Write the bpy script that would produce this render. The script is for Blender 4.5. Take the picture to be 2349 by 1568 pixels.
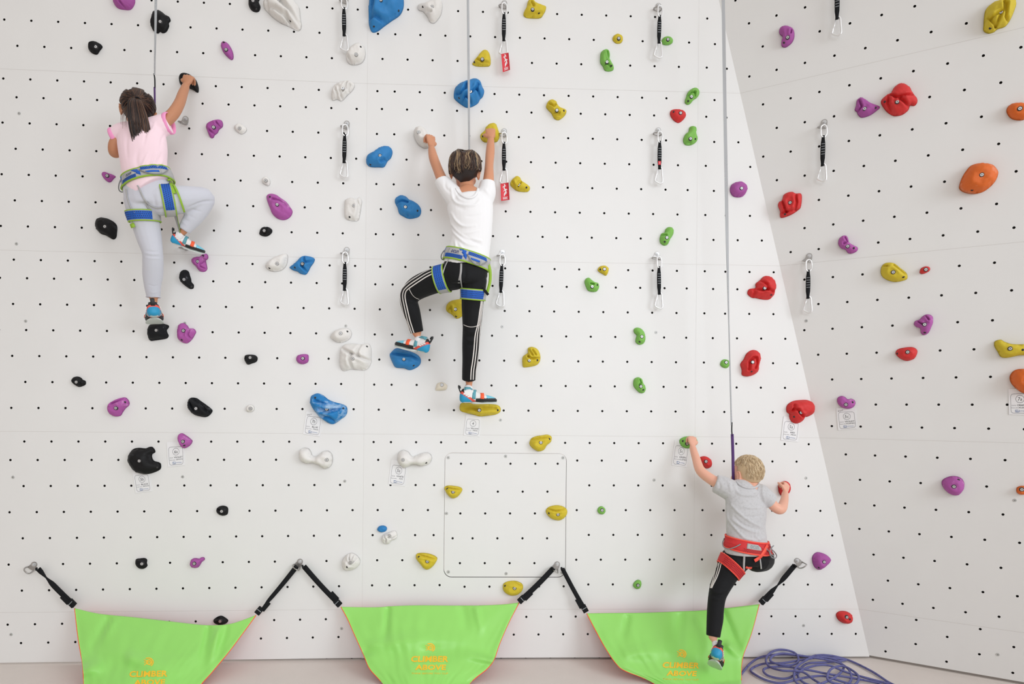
import bpy, bmesh, math, random
import numpy as np
from mathutils import Vector, Matrix, noise, geometry
from mathutils.bvhtree import BVHTree
random.seed(7)
for o in list(bpy.data.objects): bpy.data.objects.remove(o)
SC = bpy.context.scene
COL = SC.collection
# ---------------------------------------------------------------- camera, measured from the bolt-hole grid of the wall
FW, FH = 2349., 1568.
FPX, CX, CY = 1380.18, FW/2, 943.68
CAM = Vector((0.65619, -3.45915, 1.42419))
B = ((0.999480491, -0.0307951333, 0.00950828789), (0.00952408794, 0.000366424580, -0.999954578), (0.0307902504, 0.999525650, 0.000659529777))
RT, DN, FWD = Vector(B[0]), Vector(B[1]), Vector(B[2])
cd = bpy.data.cameras.new('camera'); cam = bpy.data.objects.new('camera', cd); COL.objects.link(cam)
cam.matrix_world = Matrix(((RT.x, -DN.x, -FWD.x, CAM.x), (RT.y, -DN.y, -FWD.y, CAM.y), (RT.z, -DN.z, -FWD.z, CAM.z), (0, 0, 0, 1)))
cd.sensor_width = 36; cd.lens = FPX*36/FW; cd.shift_y = (CY-FH/2)/FW; cd.clip_start = .05
SC.camera = cam
# ---------------------------------------------------------------- light: overcast daylight of the hall plus a tall window behind and to the right, and an added fill lamp
wd = bpy.data.worlds.new('hall'); SC.world = wd; wd.use_nodes = True
WN = wd.node_tree.nodes; WL = wd.node_tree.links; bg = WN['Background']; bg.inputs[1].default_value = .66
_tc = WN.new('ShaderNodeTexCoord'); _dp = WN.new('ShaderNodeVectorMath'); _dp.operation = 'DOT_PRODUCT'; _dp.inputs[1].default_value = (.62, 0, .16)   # the windowed side of the hall is brighter
WL.new(_tc.outputs['Generated'], _dp.inputs[0]); _mr = WN.new('ShaderNodeMapRange'); _mr.inputs[1].default_value = -1; _mr.inputs[2].default_value = 1; WL.new(_dp.outputs['Value'], _mr.inputs[0])
_cm = WN.new('ShaderNodeMix'); _cm.data_type = 'RGBA'; WL.new(_mr.outputs[0], _cm.inputs[0]); _cm.clamp_result = False
_cm.inputs[6].default_value = (.18, .07, 0, 1); _cm.inputs[7].default_value = (1.93, 1.92, 1.89, 1); WL.new(_cm.outputs[2], bg.inputs[0])
def area(name, loc, aim, sx, sy, power, col, spread=180):
    l = bpy.data.lights.new(name, 'AREA'); l.shape = 'RECTANGLE'; l.size = sx; l.size_y = sy; l.energy = power; l.color = col; l.spread = math.radians(spread)
    o = bpy.data.objects.new(name, l); COL.objects.link(o); o.location = loc
    o.rotation_euler = (Vector(aim)-Vector(loc)).to_track_quat('-Z', 'Y').to_euler(); return o
area('window_light', (6.2, -5.6, 3.4), (1.0, 0, 1.55), 3.0, 2.6, 33, (.92, .98, 1.05), 80)
area('wall_fill_light', (1.2, -6.5, 3.2), (.15, 0, 1.6), 3.0, 2.5, 15, (.92, .98, 1.05), 70)  # added fill, lifts the centre and left of the wall
SC.view_settings.view_transform = 'Standard'; SC.view_settings.look = 'None'; SC.view_settings.exposure = 0.09; SC.view_settings.gamma = 1
SC.view_settings.use_curve_mapping = False
# ---------------------------------------------------------------- helpers
FOLD = -.083; LS = .0263
ZO = 3.291                                   # the floor is z = 0
def V(*a): return Vector(a)
def ray(px, py): return (RT*((px-CX)/FPX) + DN*((py-CY)/FPX) + FWD)
def P(px, py, d):                            # the point seen at a pixel, d metres in front of the back wall
    r = ray(px, py); q = CAM + r*((-d-CAM.y)/r.y)
    if q.x < FOLD:
        nl = V(LS, -1, 0).normalized(); q = CAM + r*((V(FOLD, 0, 0)+nl*d-CAM).dot(nl)/r.dot(nl))
    return q
def project(p):
    q = Vector(p)-CAM; z = q.dot(FWD); return CX+FPX*q.dot(RT)/z, CY+FPX*q.dot(DN)/z
RN = V(.50293, .85562, .12239).normalized(); RP = V(2.074, 0, ZO)
REX = V(.862078, -.506776, 0).normalized(); RUP = REX.cross(-RN).normalized()
if RUP.z < 0: RUP = -RUP
def onwall(px, py, off=0.):                  # point on the climbing wall and the wall's outward normal
    r = ray(px, py)
    t = (-off-CAM.y)/r.y; p = CAM + r*t; n = V(0, -1, 0)
    if p.x < FOLD:
        nl = V(LS, -1, 0).normalized(); t = ((V(FOLD, 0, 0)+nl*off-CAM).dot(nl))/r.dot(nl); return CAM+r*t, nl
    if p.x > 2.074-.2433*(p.z-ZO):
        t = (RP-RN*off-CAM).dot(RN)/r.dot(RN); return CAM+r*t, -RN
    return p, n

def onfloor(px, py, h=0.):
    r = ray(px, py); return CAM + r*((h-CAM.z)/r.z)
MATS = {}
def mat(name, col, rough=.6, metal=0., spot=None, spot_scale=30, spot_lo=.5, bump=0., bump_scale=200, sss=0., sheen=0., vary=0., spec=.5):
    if name in MATS: return MATS[name]
    m = bpy.data.materials.new(name); m.use_nodes = True; N = m.node_tree.nodes; L = m.node_tree.links; p = N['Principled BSDF']
    p.inputs['Base Color'].default_value = (*col, 1); p.inputs['Roughness'].default_value = rough; p.inputs['Metallic'].default_value = metal; p.inputs['Specular IOR Level'].default_value = spec
    if sss: p.inputs['Subsurface Weight'].default_value = sss; p.inputs['Subsurface Radius'].default_value = (.012, .005, .003)
    if sheen: p.inputs['Sheen Weight'].default_value = sheen
    tc = N.new('ShaderNodeTexCoord')
    src = None
    if vary:
        n = N.new('ShaderNodeTexNoise'); n.inputs['Scale'].default_value = 5; n.inputs['Detail'].default_value = 6; L.new(tc.outputs['Object'], n.inputs['Vector'])
        mx = N.new('ShaderNodeMix'); mx.data_type = 'RGBA'; L.new(n.outputs['Fac'], mx.inputs[0])
        mx.inputs[6].default_value = (*[c*(1-vary) for c in col], 1); mx.inputs[7].default_value = (*[min(1, c*(1+vary)) for c in col], 1); src = mx.outputs[2]
    if spot:
        n = N.new('ShaderNodeTexNoise'); n.inputs['Scale'].default_value = spot_scale; n.inputs['Detail'].default_value = 8; n.inputs['Roughness'].default_value = .65; L.new(tc.outputs['Object'], n.inputs['Vector'])
        r = N.new('ShaderNodeMapRange'); r.inputs[1].default_value = spot_lo; r.inputs[2].default_value = spot_lo+.16; L.new(n.outputs['Fac'], r.inputs[0])
        mx = N.new('ShaderNodeMix'); mx.data_type = 'RGBA'; L.new(r.outputs[0], mx.inputs[0])
        if src: L.new(src, mx.inputs[6])
        else: mx.inputs[6].default_value = (*col, 1)
        mx.inputs[7].default_value = (*spot, 1); src = mx.outputs[2]
    if src: L.new(src, p.inputs['Base Color'])
    if bump:
        n = N.new('ShaderNodeTexNoise'); n.inputs['Scale'].default_value = bump_scale; n.inputs['Detail'].default_value = 4; L.new(tc.outputs['Object'], n.inputs['Vector'])
        b = N.new('ShaderNodeBump'); b.inputs['Strength'].default_value = bump; b.inputs['Distance'].default_value = .002; L.new(n.outputs['Fac'], b.inputs['Height']); L.new(b.outputs[0], p.inputs['Normal'])
    MATS[name] = m; return m
def tag(o, label=None, cat=None, group=None, kind=None):
    if label: o['label'] = label
    if cat: o['category'] = cat
    if group: o['group'] = group
    if kind: o['kind'] = kind
    return o
def empty(name, loc, label=None, cat=None, group=None):
    o = bpy.data.objects.new(name, None); COL.objects.link(o); o.location = loc; o.empty_display_size = .05
    bpy.context.view_layer.update() if False else None
    return tag(o, label, cat, group)
def meshobj(name, verts, faces, mats, parent=None, smooth=True, fm=None):
    me = bpy.data.meshes.new(name); 
    off = Vector((0, 0, 0))
    if parent is not None:
        q = parent
        while q is not None: off += q.location; q = q.parent
    me.from_pydata([tuple(Vector(v)-off) for v in verts], [], [tuple(f) for f in faces])
    if not isinstance(mats, (list, tuple)): mats = [mats]
    for m in mats: me.materials.append(m)
    if fm is not None: me.polygons.foreach_set('material_index', fm)
    if smooth: me.polygons.foreach_set('use_smooth', [True]*len(me.polygons))
    me.update(); o = bpy.data.objects.new(name, me); COL.objects.link(o)
    if parent is not None: o.parent = parent
    return o
class MB:
    "collects closed shapes in world space and links them as one mesh"
    def __init__(s): s.v = []; s.f = []; s.m = []
    def add(s, vs, fs, mi=0):
        k = len(s.v); s.v += [Vector(v) for v in vs]; s.f += [tuple(i+k for i in f) for f in fs]; s.m += [mi]*len(fs)
    def build(s, name, mats, parent=None, smooth=True): return meshobj(name, s.v, s.f, mats, parent, smooth, s.m)
    def tube(s, pts, rad, seg=10, up=None, cap=True, mi=0, closed=False):
        pts = [Vector(p) for p in pts]; n = len(pts)
        if not isinstance(rad, list): rad = [rad]*n
        rings = []; prev = None
        for i, p in enumerate(pts):
            if closed: t = pts[(i+1) % n]-pts[i-1]
            else: t = pts[min(i+1, n-1)]-pts[max(i-1, 0)]
            t = t.normalized() if t.length > 1e-9 else V(0, 0, 1)
            if prev is None:
                u = Vector(up) if up is not None else (V(0, -1, 0) if abs(t.y) < .9 else V(1, 0, 0))
            else: u = prev
            u = (u-t*u.dot(t)).normalized(); prev = u; w = t.cross(u)
            r = rad[i]; ra, rb = (r if isinstance(r, (list, tuple)) else (r, r))
            rings.append([p+u*(math.cos(a)*rb)+w*(math.sin(a)*ra) for a in [2*math.pi*j/seg for j in range(seg)]])
        vs = [v for r in rings for v in r]; fs = []
        for i in range(n if closed else n-1):
            for j in range(seg):
                a = i*seg+j; b = i*seg+(j+1) % seg; c = ((i+1) % n)*seg
                fs.append((a, b, c+(j+1) % seg, c+j))
        if cap and not closed:
            fs.append(tuple(range(seg))[::-1]); fs.append(tuple((n-1)*seg+j for j in range(seg)))
        s.add(vs, [f[::-1] for f in fs], mi)
    def ell(s, c, r, rot=None, seg=20, rings=12, mi=0):
        c = Vector(c); vs = []; fs = []
        M = rot if rot is not None else Matrix.Identity(3)
        for i in range(rings+1):
            t = math.pi*i/rings
            for j in range(seg):
                a = 2*math.pi*j/seg; vs.append(c+M @ Vector((r[0]*math.sin(t)*math.cos(a), r[1]*math.sin(t)*math.sin(a), r[2]*math.cos(t))))
        for i in range(rings):
            for j in range(seg):
                q = [i*seg+j, i*seg+(j+1) % seg, (i+1)*seg+(j+1) % seg, (i+1)*seg+j]
                if i == 0: q = [q[0], q[2], q[3]]
                elif i == rings-1: q = [q[0], q[1], q[3]]
                fs.append(tuple(q[::-1]))
        # merge poles
        k0 = 0; vs2 = vs
        s.add(vs2, fs, mi)
    def box(s, c, ax, ay, az, mi=0):
        c, ax, ay, az = map(Vector, (c, ax, ay, az)); vs = [c+ax*i+ay*j+az*k for i in (-1, 1) for j in (-1, 1) for k in (-1, 1)]
        fs = [(0, 1, 3, 2), (4, 6, 7, 5), (0, 4, 5, 1), (2, 3, 7, 6), (0, 2, 6, 4), (1, 5, 7, 3)]
        if ax.cross(ay).dot(az) < 0: fs = [f[::-1] for f in fs]
        s.add(vs, fs, mi)
    def disc(s, c, n, r, h, seg=16, mi=0, r2=None):
        c = Vector(c); n = Vector(n).normalized(); u = n.orthogonal().normalized(); w = n.cross(u); r2 = r if r2 is None else r2
        vs = [c+(u*math.cos(a)+w*math.sin(a))*r for a in [2*math.pi*j/seg for j in range(seg)]]+[c+n*h+(u*math.cos(a)+w*math.sin(a))*r2 for a in [2*math.pi*j/seg for j in range(seg)]]
        fs = [(j, (j+1) % seg, seg+(j+1) % seg, seg+j) for j in range(seg)]+[tuple(range(seg, 2*seg)), tuple(range(seg))[::-1]]
        s.add(vs, fs, mi)
    def ribbon(s, pts, nrm, wid, th, mi=0):
        "flat band along pts; nrm: outward normals, wid: widths"
        n = len(pts); pts = [Vector(p) for p in pts]
        if not isinstance(wid, (list, tuple)): wid = [wid]*n
        if not isinstance(nrm, (list, tuple)): nrm = [nrm]*n
        vs = []; fs = []
        for i, p in enumerate(pts):
            t = (pts[min(i+1, n-1)]-pts[max(i-1, 0)]).normalized(); w = t.cross(Vector(nrm[i])).normalized(); q = w.cross(t).normalized()
            a = w*(wid[i]/2); b = q*th
            vs += [p-a, p+a, p+a*.9+b, p-a*.9+b]
        for i in range(n-1):
            for j in range(4):
                k = i*4; fs.append((k+j, k+(j+1) % 4, k+4+(j+1) % 4, k+4+j))
        fs.append((3, 2, 1, 0)); k = (n-1)*4; fs.append((k, k+1, k+2, k+3))
        s.add(vs, fs, mi)
def spline(pts, per=8, closed=False):
    "Catmull-Rom through tuples or vectors"
    n = len(pts); out = []; T = type(pts[0])
    g = (lambda i: pts[i % n]) if closed else (lambda i: pts[max(0, min(n-1, i))])
    for i in range(n if closed else n-1):
        for k in range(per):
            t = k/per; a, b, c, d = g(i-1), g(i), g(i+1), g(i+2)
            out.append(tuple(.5*(2*b[j]+(c[j]-a[j])*t+(2*a[j]-5*b[j]+4*c[j]-d[j])*t*t+(3*b[j]-a[j]-3*c[j]+d[j])*t**3) for j in range(len(b))))
    if not closed: out.append(tuple(pts[-1]))
    return out
def bvh_of(objs):
    vs = []; fs = []
    for o in objs:
        off = Vector((0, 0, 0)); q = o
        while q is not None: off += q.location; q = q.parent
        k = len(vs); vs += [v.co+off for v in o.data.vertices]; fs += [tuple(i+k for i in p.vertices) for p in o.data.polygons]
    return BVHTree.FromPolygons(vs, fs)
def hit(bv, px, py):
    r = ray(px, py).normalized(); h = bv.ray_cast(CAM, r); return (h[0], h[1] if h[1].dot(r) < 0 else -h[1]) if h[0] is not None else (None, None)
def finish(o, vox=None, smooth=0, it=0):
    "voxel-remesh a mesh object into one continuous surface, smooth it, bake it"
    if vox:
        m = o.modifiers.new('r', 'REMESH'); m.mode = 'VOXEL'; m.voxel_size = vox; m.use_smooth_shade = True
    if smooth:
        m = o.modifiers.new('s', 'SMOOTH'); m.factor = .5; m.iterations = smooth
    dg = bpy.context.evaluated_depsgraph_get(); me = bpy.data.meshes.new_from_object(o.evaluated_get(dg), depsgraph=dg)
    old = o.data; o.modifiers.clear(); o.data = me; me.name = o.name
    me.materials.clear()
    for mm in old.materials: me.materials.append(mm)
    me.polygons.foreach_set('use_smooth', [True]*len(me.polygons)); return o
def S(r, g, b):                              # sRGB 0-255 to linear
    f = lambda c: (c/255/12.92 if c/255 <= .04045 else ((c/255+.055)/1.055)**2.4)
    return (f(r), f(g), f(b))
M_wall = mat('wall_paint', (.80, .803, .798), .55, vary=.022, bump=.12, bump_scale=60, spot=(.70, .685, .66), spot_scale=2.1, spot_lo=.72)
M_hole = mat('threaded_insert', (.035, .033, .03), .5, .3)
M_seam = mat('panel_joint', (.62, .60, .58), .8)
M_trim = mat('gap_board_shade', (.32, .29, .27), .8)  # dark grey has the shade of the gap painted in
M_floor = mat('floor_mat', (.71, .655, .615), .75, vary=.06, bump=.5, bump_scale=400, spot=(.72, .66, .62), spot_scale=300, spot_lo=.52)
M_steel = mat('steel', (.46, .45, .44), .42, 1.)
M_alu = mat('polished_aluminium', (.88, .89, .90), .3, .45)
M_galv = mat('zinc_steel', (.66, .67, .68), .42, .8)
M_black = mat('black_webbing', (.008, .009, .011), .8, spec=.25, bump=.5, bump_scale=600)
M_dark = mat('dark_socket', (.02, .02, .025), .6)
# ---------------------------------------------------------------- walls with real bolt holes
HOM = {'L': ((59.940773, .975812, 876.691286), (2.622682, -56.749714, 194.828347), (.00255135569, .00047701776, 1)),
       'M': ((58.948393, .672667, 876.780317), (1.734726, -57.369567, 192.556397), (.00146567780, .0000707760156, 1)),
       'R': ((57.145156, .800217, 883.412629), (1.065105, -56.547313, 200.900591), (.000709988891, .000235067326, 1)),
       'W': ((27.003072, -8.056376, 1750.278512), (-18.530883, -61.434332, 239.368769), (-.0200427860, -.00443719702, 1))}
def grid(k, u, v):
    h = HOM[k]; w = h[2][0]*u+h[2][1]*v+1
    return ((h[0][0]*u+h[0][1]*v+h[0][2])/w, (h[1][0]*u+h[1][1]*v+h[1][2])/w)
def wall_uv(p, side):                        # flat coordinates on each facet
    if side == 'W': d = p-RP; return (d.dot(REX), d.dot(RUP))
    if side == 'L': return ((p.x-FOLD)/math.cos(math.atan(LS)), p.z)
    return (p.x, p.z)
def uv_wall(u, v, side, off=0.):
    if side == 'W': return RP+REX*u+RUP*v-RN*off
    if side == 'L':
        c = math.cos(math.atan(LS)); nl = V(LS, -1, 0).normalized(); return V(FOLD+u*c, u*c*LS, v)+nl*off
    return V(u, -off, v)
ZB = .014                                    # lower edge of the panels
holes = {'L': [], 'M': [], 'W': []}
def put(px, py, pl=None):
    if 1007 < px < 1309 and 1029 < py < 1331: return
    p, n = onwall(px, py)
    s = 'L' if p.x < FOLD else ('W' if abs(n.x) > .3 else 'M')
    if pl and s != pl: return
    u, v = wall_uv(p, s)
    if v < ZB+.012 and s != 'W' and p.z < .1: return
    holes[s].append((u, v, .0068))
for row in range(-7, 23):
    dz = -.29 if row % 7 == 0 else 0
    v = -row+dz
    if row % 2:
        for X in range(-19, 0): put(*grid('L', X, v), 'L')
        for X in range(0, 13): put(*grid('M', X, v), 'M')
        put(*grid('M', 13.15, v), 'M')
        for X in range(14, 22): 
            q = grid('R', X, v); pp, nn = onwall(*q)
            if nn.x > -.3 and pp.x < 2.074-.2433*(pp.z-ZO)-.025: put(*q, 'M')
    else:
        for X in range(-19, -1): put(*grid('L', X+.5, v), 'L')
        for X in [-.19]+[x+.5 for x in range(0, 12)]+[12.41]:
            if X == 2.5 and row in (16, 18): X = 2.24
            q = grid('M', X, v); 
            if row == 20 and 3 < X < 8: q = (q[0], q[1]+4)
            put(*q, 'M')
        for X in range(13, 22):
            q = grid('R', X+.5, v); pp, nn = onwall(*q)
            if pp.x < 2.074-.2433*(pp.z-ZO)-.025: put(*q, 'M')
for row in range(-6, 21):
    v = -row + (.13 if row in (6, 13, 20) else 0) + (.18 if row < 0 else 0)
    for k in range(-8, 26):
        u = k+(.5 if row % 2 else 0); p = None
        q = grid('W', u, v)
        if -.0200427860*u-.00443719702*v+1 < .35: continue
        r_ = ray(*q); t = (RP-CAM).dot(RN)/r_.dot(RN); p = CAM+r_*t
        if (p-RP).dot(REX)-(-.2433*(p.z-ZO))*REX.x > .04 and p.y < -.02: holes['W'].append((*wall_uv(p, 'W'), .0068))
for k in range(0, 12):
    for u, v in ((4.46+2*k, -20.95), (5.46+2*k, -20.45), (5.46+2*k, -21.44), (4.46+2*k, -21.95)):
        if u < 24:
            q = grid('W', u, v); r_ = ray(*q); t = (RP-CAM).dot(RN)/r_.dot(RN); p = CAM+r_*t; holes['W'].append((*wall_uv(p, 'W'), .0068))
def inpoly(x, y, P_):
    c = False; j = len(P_)-1
    for i in range(len(P_)):
        if (P_[i][1] > y) != (P_[j][1] > y) and x < (P_[j][0]-P_[i][0])*(y-P_[i][1])/(P_[j][1]-P_[i][1])+P_[i][0]: c = not c
        j = i
    return c
def rrect(x0, z0, x1, z1, r, k=6):
    o = []
    for cx, cz, a0 in ((x1-r, z1-r, 0), (x0+r, z1-r, 90), (x0+r, z0+r, 180), (x1-r, z0+r, 270)):
        for i in range(k+1): a = math.radians(a0+90*i/k); o.append((cx+r*math.cos(a), cz+r*math.sin(a)))
    return o
def panel(mb, side, poly, cuts=(), depth=.014):
    vs = [Vector(p) for p in poly]; ed = [(i, (i+1) % len(poly)) for i in range(len(poly))]; H8 = []
    for (u, v, r) in holes[side]:
        k = len(vs); c = [(u+r*math.cos(a), v+r*math.sin(a)) for a in [2*math.pi*j/8+.39 for j in range(8)]]
        vs += [Vector(p) for p in c]; ed += [(k+j, k+(j+1) % 8) for j in range(8)]
    for c in cuts:
        k = len(vs); vs += [Vector(p) for p in c]; ed += [(k+j, k+(j+1) % len(c)) for j in range(len(c))]
    ov, oe, of, *_ = geometry.delaunay_2d_cdt(vs, ed, [], 0, 1e-7)
    hs = np.array([(h[0], h[1]) for h in holes[side]]) if holes[side] else np.zeros((0, 2))
    out = []
    for f in of:
        c = (ov[f[0]]+ov[f[1]]+ov[f[2]])/3
        if len(hs) and ((hs[:, 0]-c.x)**2+(hs[:, 1]-c.y)**2).min() < .0066**2: continue
        if not inpoly(c.x, c.y, poly) or any(inpoly(c.x, c.y, q) for q in cuts): continue
        a, b_, d = [uv_wall(*ov[i], side) for i in f]; n = (b_-a).cross(d-a)
        want = uv_wall(0, 0, side, 1)-uv_wall(0, 0, side, 0)
        out.append(tuple(f) if n.dot(want) > 0 else tuple(f)[::-1])
    mb.add([uv_wall(p.x, p.y, side) for p in ov], out, 0)
    for (u, v, r) in holes[side]:
        c = [(u+r*math.cos(a), v+r*math.sin(a)) for a in [2*math.pi*j/8+.39 for j in range(8)]]
        q = [uv_wall(*p, side) for p in c]+[uv_wall(*p, side, -depth) for p in c]
        fs = [(j, 8+j, 8+(j+1) % 8, (j+1) % 8) for j in range(8)]+[tuple(range(8, 16))]
        mb.add(q, fs, 1)
    for c in cuts:
        n_ = len(c); q = [uv_wall(*p, side) for p in c]+[uv_wall(*p, side, -.02) for p in c]
        mb.add(q, [(j, n_+j, n_+(j+1) % n_, (j+1) % n_) for j in range(n_)], 2)
def seam(mb, side, a, b_, w=.0013):
    pa, pb = uv_wall(*a, side, .0003), uv_wall(*b_, side, .0003); n = uv_wall(0, 0, side, 1)-uv_wall(0, 0, side, 0)
    t = (pb-pa).normalized().cross(n)*w/2
    f_ = (0, 1, 2, 3) if ((2*t).cross(pb-pa)).dot(n) > 0 else (3, 2, 1, 0)
    mb.add([pa-t, pa+t, pb+t, pb-t], [f_], 3)
ZT = ZO+2.4
def xe(z): return 2.074-.2433*(z-ZO)
h0 = onwall(1017.5, 1323.5)[0]; h1 = onwall(1300, 1039)[0]
HATCH = rrect(h0.x, h0.z, h1.x, h1.z, .045)
mb = MB()
panel(mb, 'M', [(FOLD, ZB), (xe(ZB), ZB), (xe(ZT), ZT), (FOLD, ZT)], [HATCH])
panel(mb, 'L', [(-3.2, ZB), (0, ZB), (0, ZT), (-3.2, ZT)])
mb.box(V((FOLD+xe(ZB))/2, .0105, ZB-.001), V((xe(ZB)-FOLD)/2, 0, 0), V(0, .0095, 0), V(0, 0, .001), 0)
for z in (ZO+2, ZO+1, ZO, ZO-1, ZO-2, ZO-3):
    seam(mb, 'M', (FOLD, z), (xe(z), z)); seam(mb, 'L', (-3.2, z), (0, z))
seam(mb, 'M', (FOLD+.001, ZB), (FOLD+.001, ZT), .0008)
xs_ = onwall(1598, 600)[0].x; seam(mb, 'M', (xs_, ZB), (xs_, ZT), .0007)
wall_back = mb.build('wall_back', [M_wall, M_hole, M_hole, M_seam], smooth=False); tag(wall_back, kind='structure')
mb = MB()
def wuv(x, z):                               # point of the slanting corner line, in right-wall coordinates
    return wall_uv(V(x, 0, z), 'W')
def wlen(z, far): 
    a = wuv(xe(z), z); return (a[0]+far, a[1])
ZBW = .02
c0 = wall_uv(V(xe(ZBW), 0, ZBW), 'W'); c1 = wall_uv(V(xe(ZT), 0, ZT), 'W')
panel(mb, 'W', [c0, (c0[0]+4.2, c0[1]), (c1[0]+5.2, c1[1]), c1])
for z in (ZO+2, ZO+1, ZO, ZO-1, ZO-2, ZO-3):
    a = wall_uv(V(xe(z), 0, z), 'W'); seam(mb, 'W', a, (a[0]+4.2, a[1]), .0014)
wall_right = mb.build('wall_right', [M_wall, M_hole, M_hole, M_seam], smooth=False); tag(wall_right, kind='structure')
# floor mat and the recessed board below the panels, coloured dark for the shade of the gap
mb = MB(); mb.add([V(-6, .03, 0), V(-6, -9, 0), V(9, -9, 0), V(9, .03, 0)], [(0, 1, 2, 3)])
fl = mb.build('floor', M_floor, smooth=False); tag(fl, kind='structure')
mb = MB(); mb.box(V(-.2, .03, 0), V(3.2, 0, 0), V(0, .01, 0), V(0, 0, .05), 0)
for X in range(-10, 19):
    q = grid('M', X, -23); p = P(*q, 0)
    if p.x < xe(0)-.05: mb.disc(V(p.x, .0195, .008), V(0, -1, 0), .0066, .001, 10, 1)
tr = mb.build('trim_1', [M_trim, M_hole], smooth=False); tag(tr, kind='structure')
e0 = V(xe(.0), 0, 0); dvec = REX
mb = MB(); c = e0+dvec*2.1+V(-RN.x, -RN.y, 0)*-.03; mb.box(c, dvec*2.1, V(RN.x, RN.y, 0).normalized()*.008, V(0, 0, .04), 0)
tr = mb.build('trim_2', [M_trim], smooth=False); tag(tr, kind='structure')
# the rest of the hall, seen only by the light and from other places
# ---------------------------------------------------------------- removable hatch in the wall
x0, z0, x1, z1 = h0.x, h0.z, h1.x, h1.z
hp = rrect(x0+.0035, z0+.0035, x1-.0035, z1-.0035, .0415)
hatch = empty('wall_hatch', V((x0+x1)/2, 0, (z0+z1)/2), 'square white access hatch with rounded corners let into the climbing wall', 'hatch')
saved = holes['M']; holes['M'] = []
for y, xs in ((1063, (1057.5, 1114.5, 1171, 1228, 1279.3)), (1127, (1085, 1142, 1199, 1255.8)), (1177, (1056, 1113, 1170, 1227)), (1234, (1038.3, 1084, 1141, 1198.5, 1255)), (1291, (1055, 1112, 1169, 1226))):
    for x in xs: p = P(x, y, 0); holes['M'].append((p.x, p.z, .0068))
mb = MB(); panel(mb, 'M', hp)
n_ = len(hp); q = [uv_wall(*p, 'M') for p in hp]+[uv_wall(*p, 'M', -.019) for p in hp]
mb.add(q, [(j, (j+1) % n_, n_+(j+1) % n_, n_+j) for j in range(n_)]+[tuple(range(n_, 2*n_))], 0)
mb.build('hatch_panel', [M_wall, M_hole], hatch, smooth=False); holes['M'] = saved
def plug(name, p, n, parent=None, r=.0095):
    mb = MB(); mb.disc(p, n, r, .0022, 18, 0, r*.86); mb.disc(p+n*.0022, n, r*.36, .0004, 6, 1); return mb.build(name, [M_plug, M_dark2], parent, smooth=False)
M_plug = mat('countersunk_screw', (.50, .51, .50), .42, .35, spot=(.66, .66, .64), spot_scale=60); M_dark2 = mat('screw_socket', (.22, .22, .22), .6)
for x, y in ((1028.5, 1049), (1160, 1046), (1291.5, 1049.5), (1024, 1177), (1028.5, 1311), (1161, 1315), (1289, 1313)):
    p = P(x, y, 0); plug('screw', p, V(0, -1, 0), hatch)
p_ = P(1294.5, 1181, 0)
for i, (x, y, lab) in enumerate(((44, 260, 'grey screw near the left edge, level with the girl\'s hair'), (38, 559, 'grey screw near the left edge, left of the large black hold'),
        (59, 736, 'grey screw near the left edge, level with the girl\'s lower foot'), (30, 1094, 'grey screw near the left edge, well left of the notched black hold'),
        (419, 1093, 'grey screw to the right of the notched black hold, below the 6a card'), (1152, 749, 'grey screw to the right of the older boy\'s straight black trouser leg'),
        (1505, 762, 'grey screw right of the curved green hold, below a quickdraw'), (1148, 963, 'grey screw below the long yellow foothold, right of the card 4'),
        (791, 1103, 'grey screw below the white bone-shaped hold without a card'), (1500.5, 1100.5, 'grey screw below the card on the green hold and left of the small boy\'s elbow'),
        (25.5, 1454.5, 'lowest grey screw at the left edge, left of the first green banner'), (783.5, 1441, 'grey screw left of the middle green banner'),
        (1849.5, 735.5, 'grey screw below the lowest quickdraw of the slanting right wall'), (1849, 1096, 'grey screw right of the small boy\'s right hand'),
        (1843.5, 1434, 'grey screw left of the lowest red hold near the slanting corner'), (2288.5, 1500.5, 'lowest grey screw on the right wall, near the floor'),
        (2327.5, 1147, 'grey screw under the small orange hold at the right edge'), (793.5, 747, 'grey screw just above the smooth white hold with a tiny black hole'), (424, 741, 'screw head just above the lower purple hold by the girl\'s foot'))):
    p, n = onwall(x, y); o = plug('wall_screw', p, n, None, .0088); tag(o, lab, 'screw', 'grey screws of the climbing wall')
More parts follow.
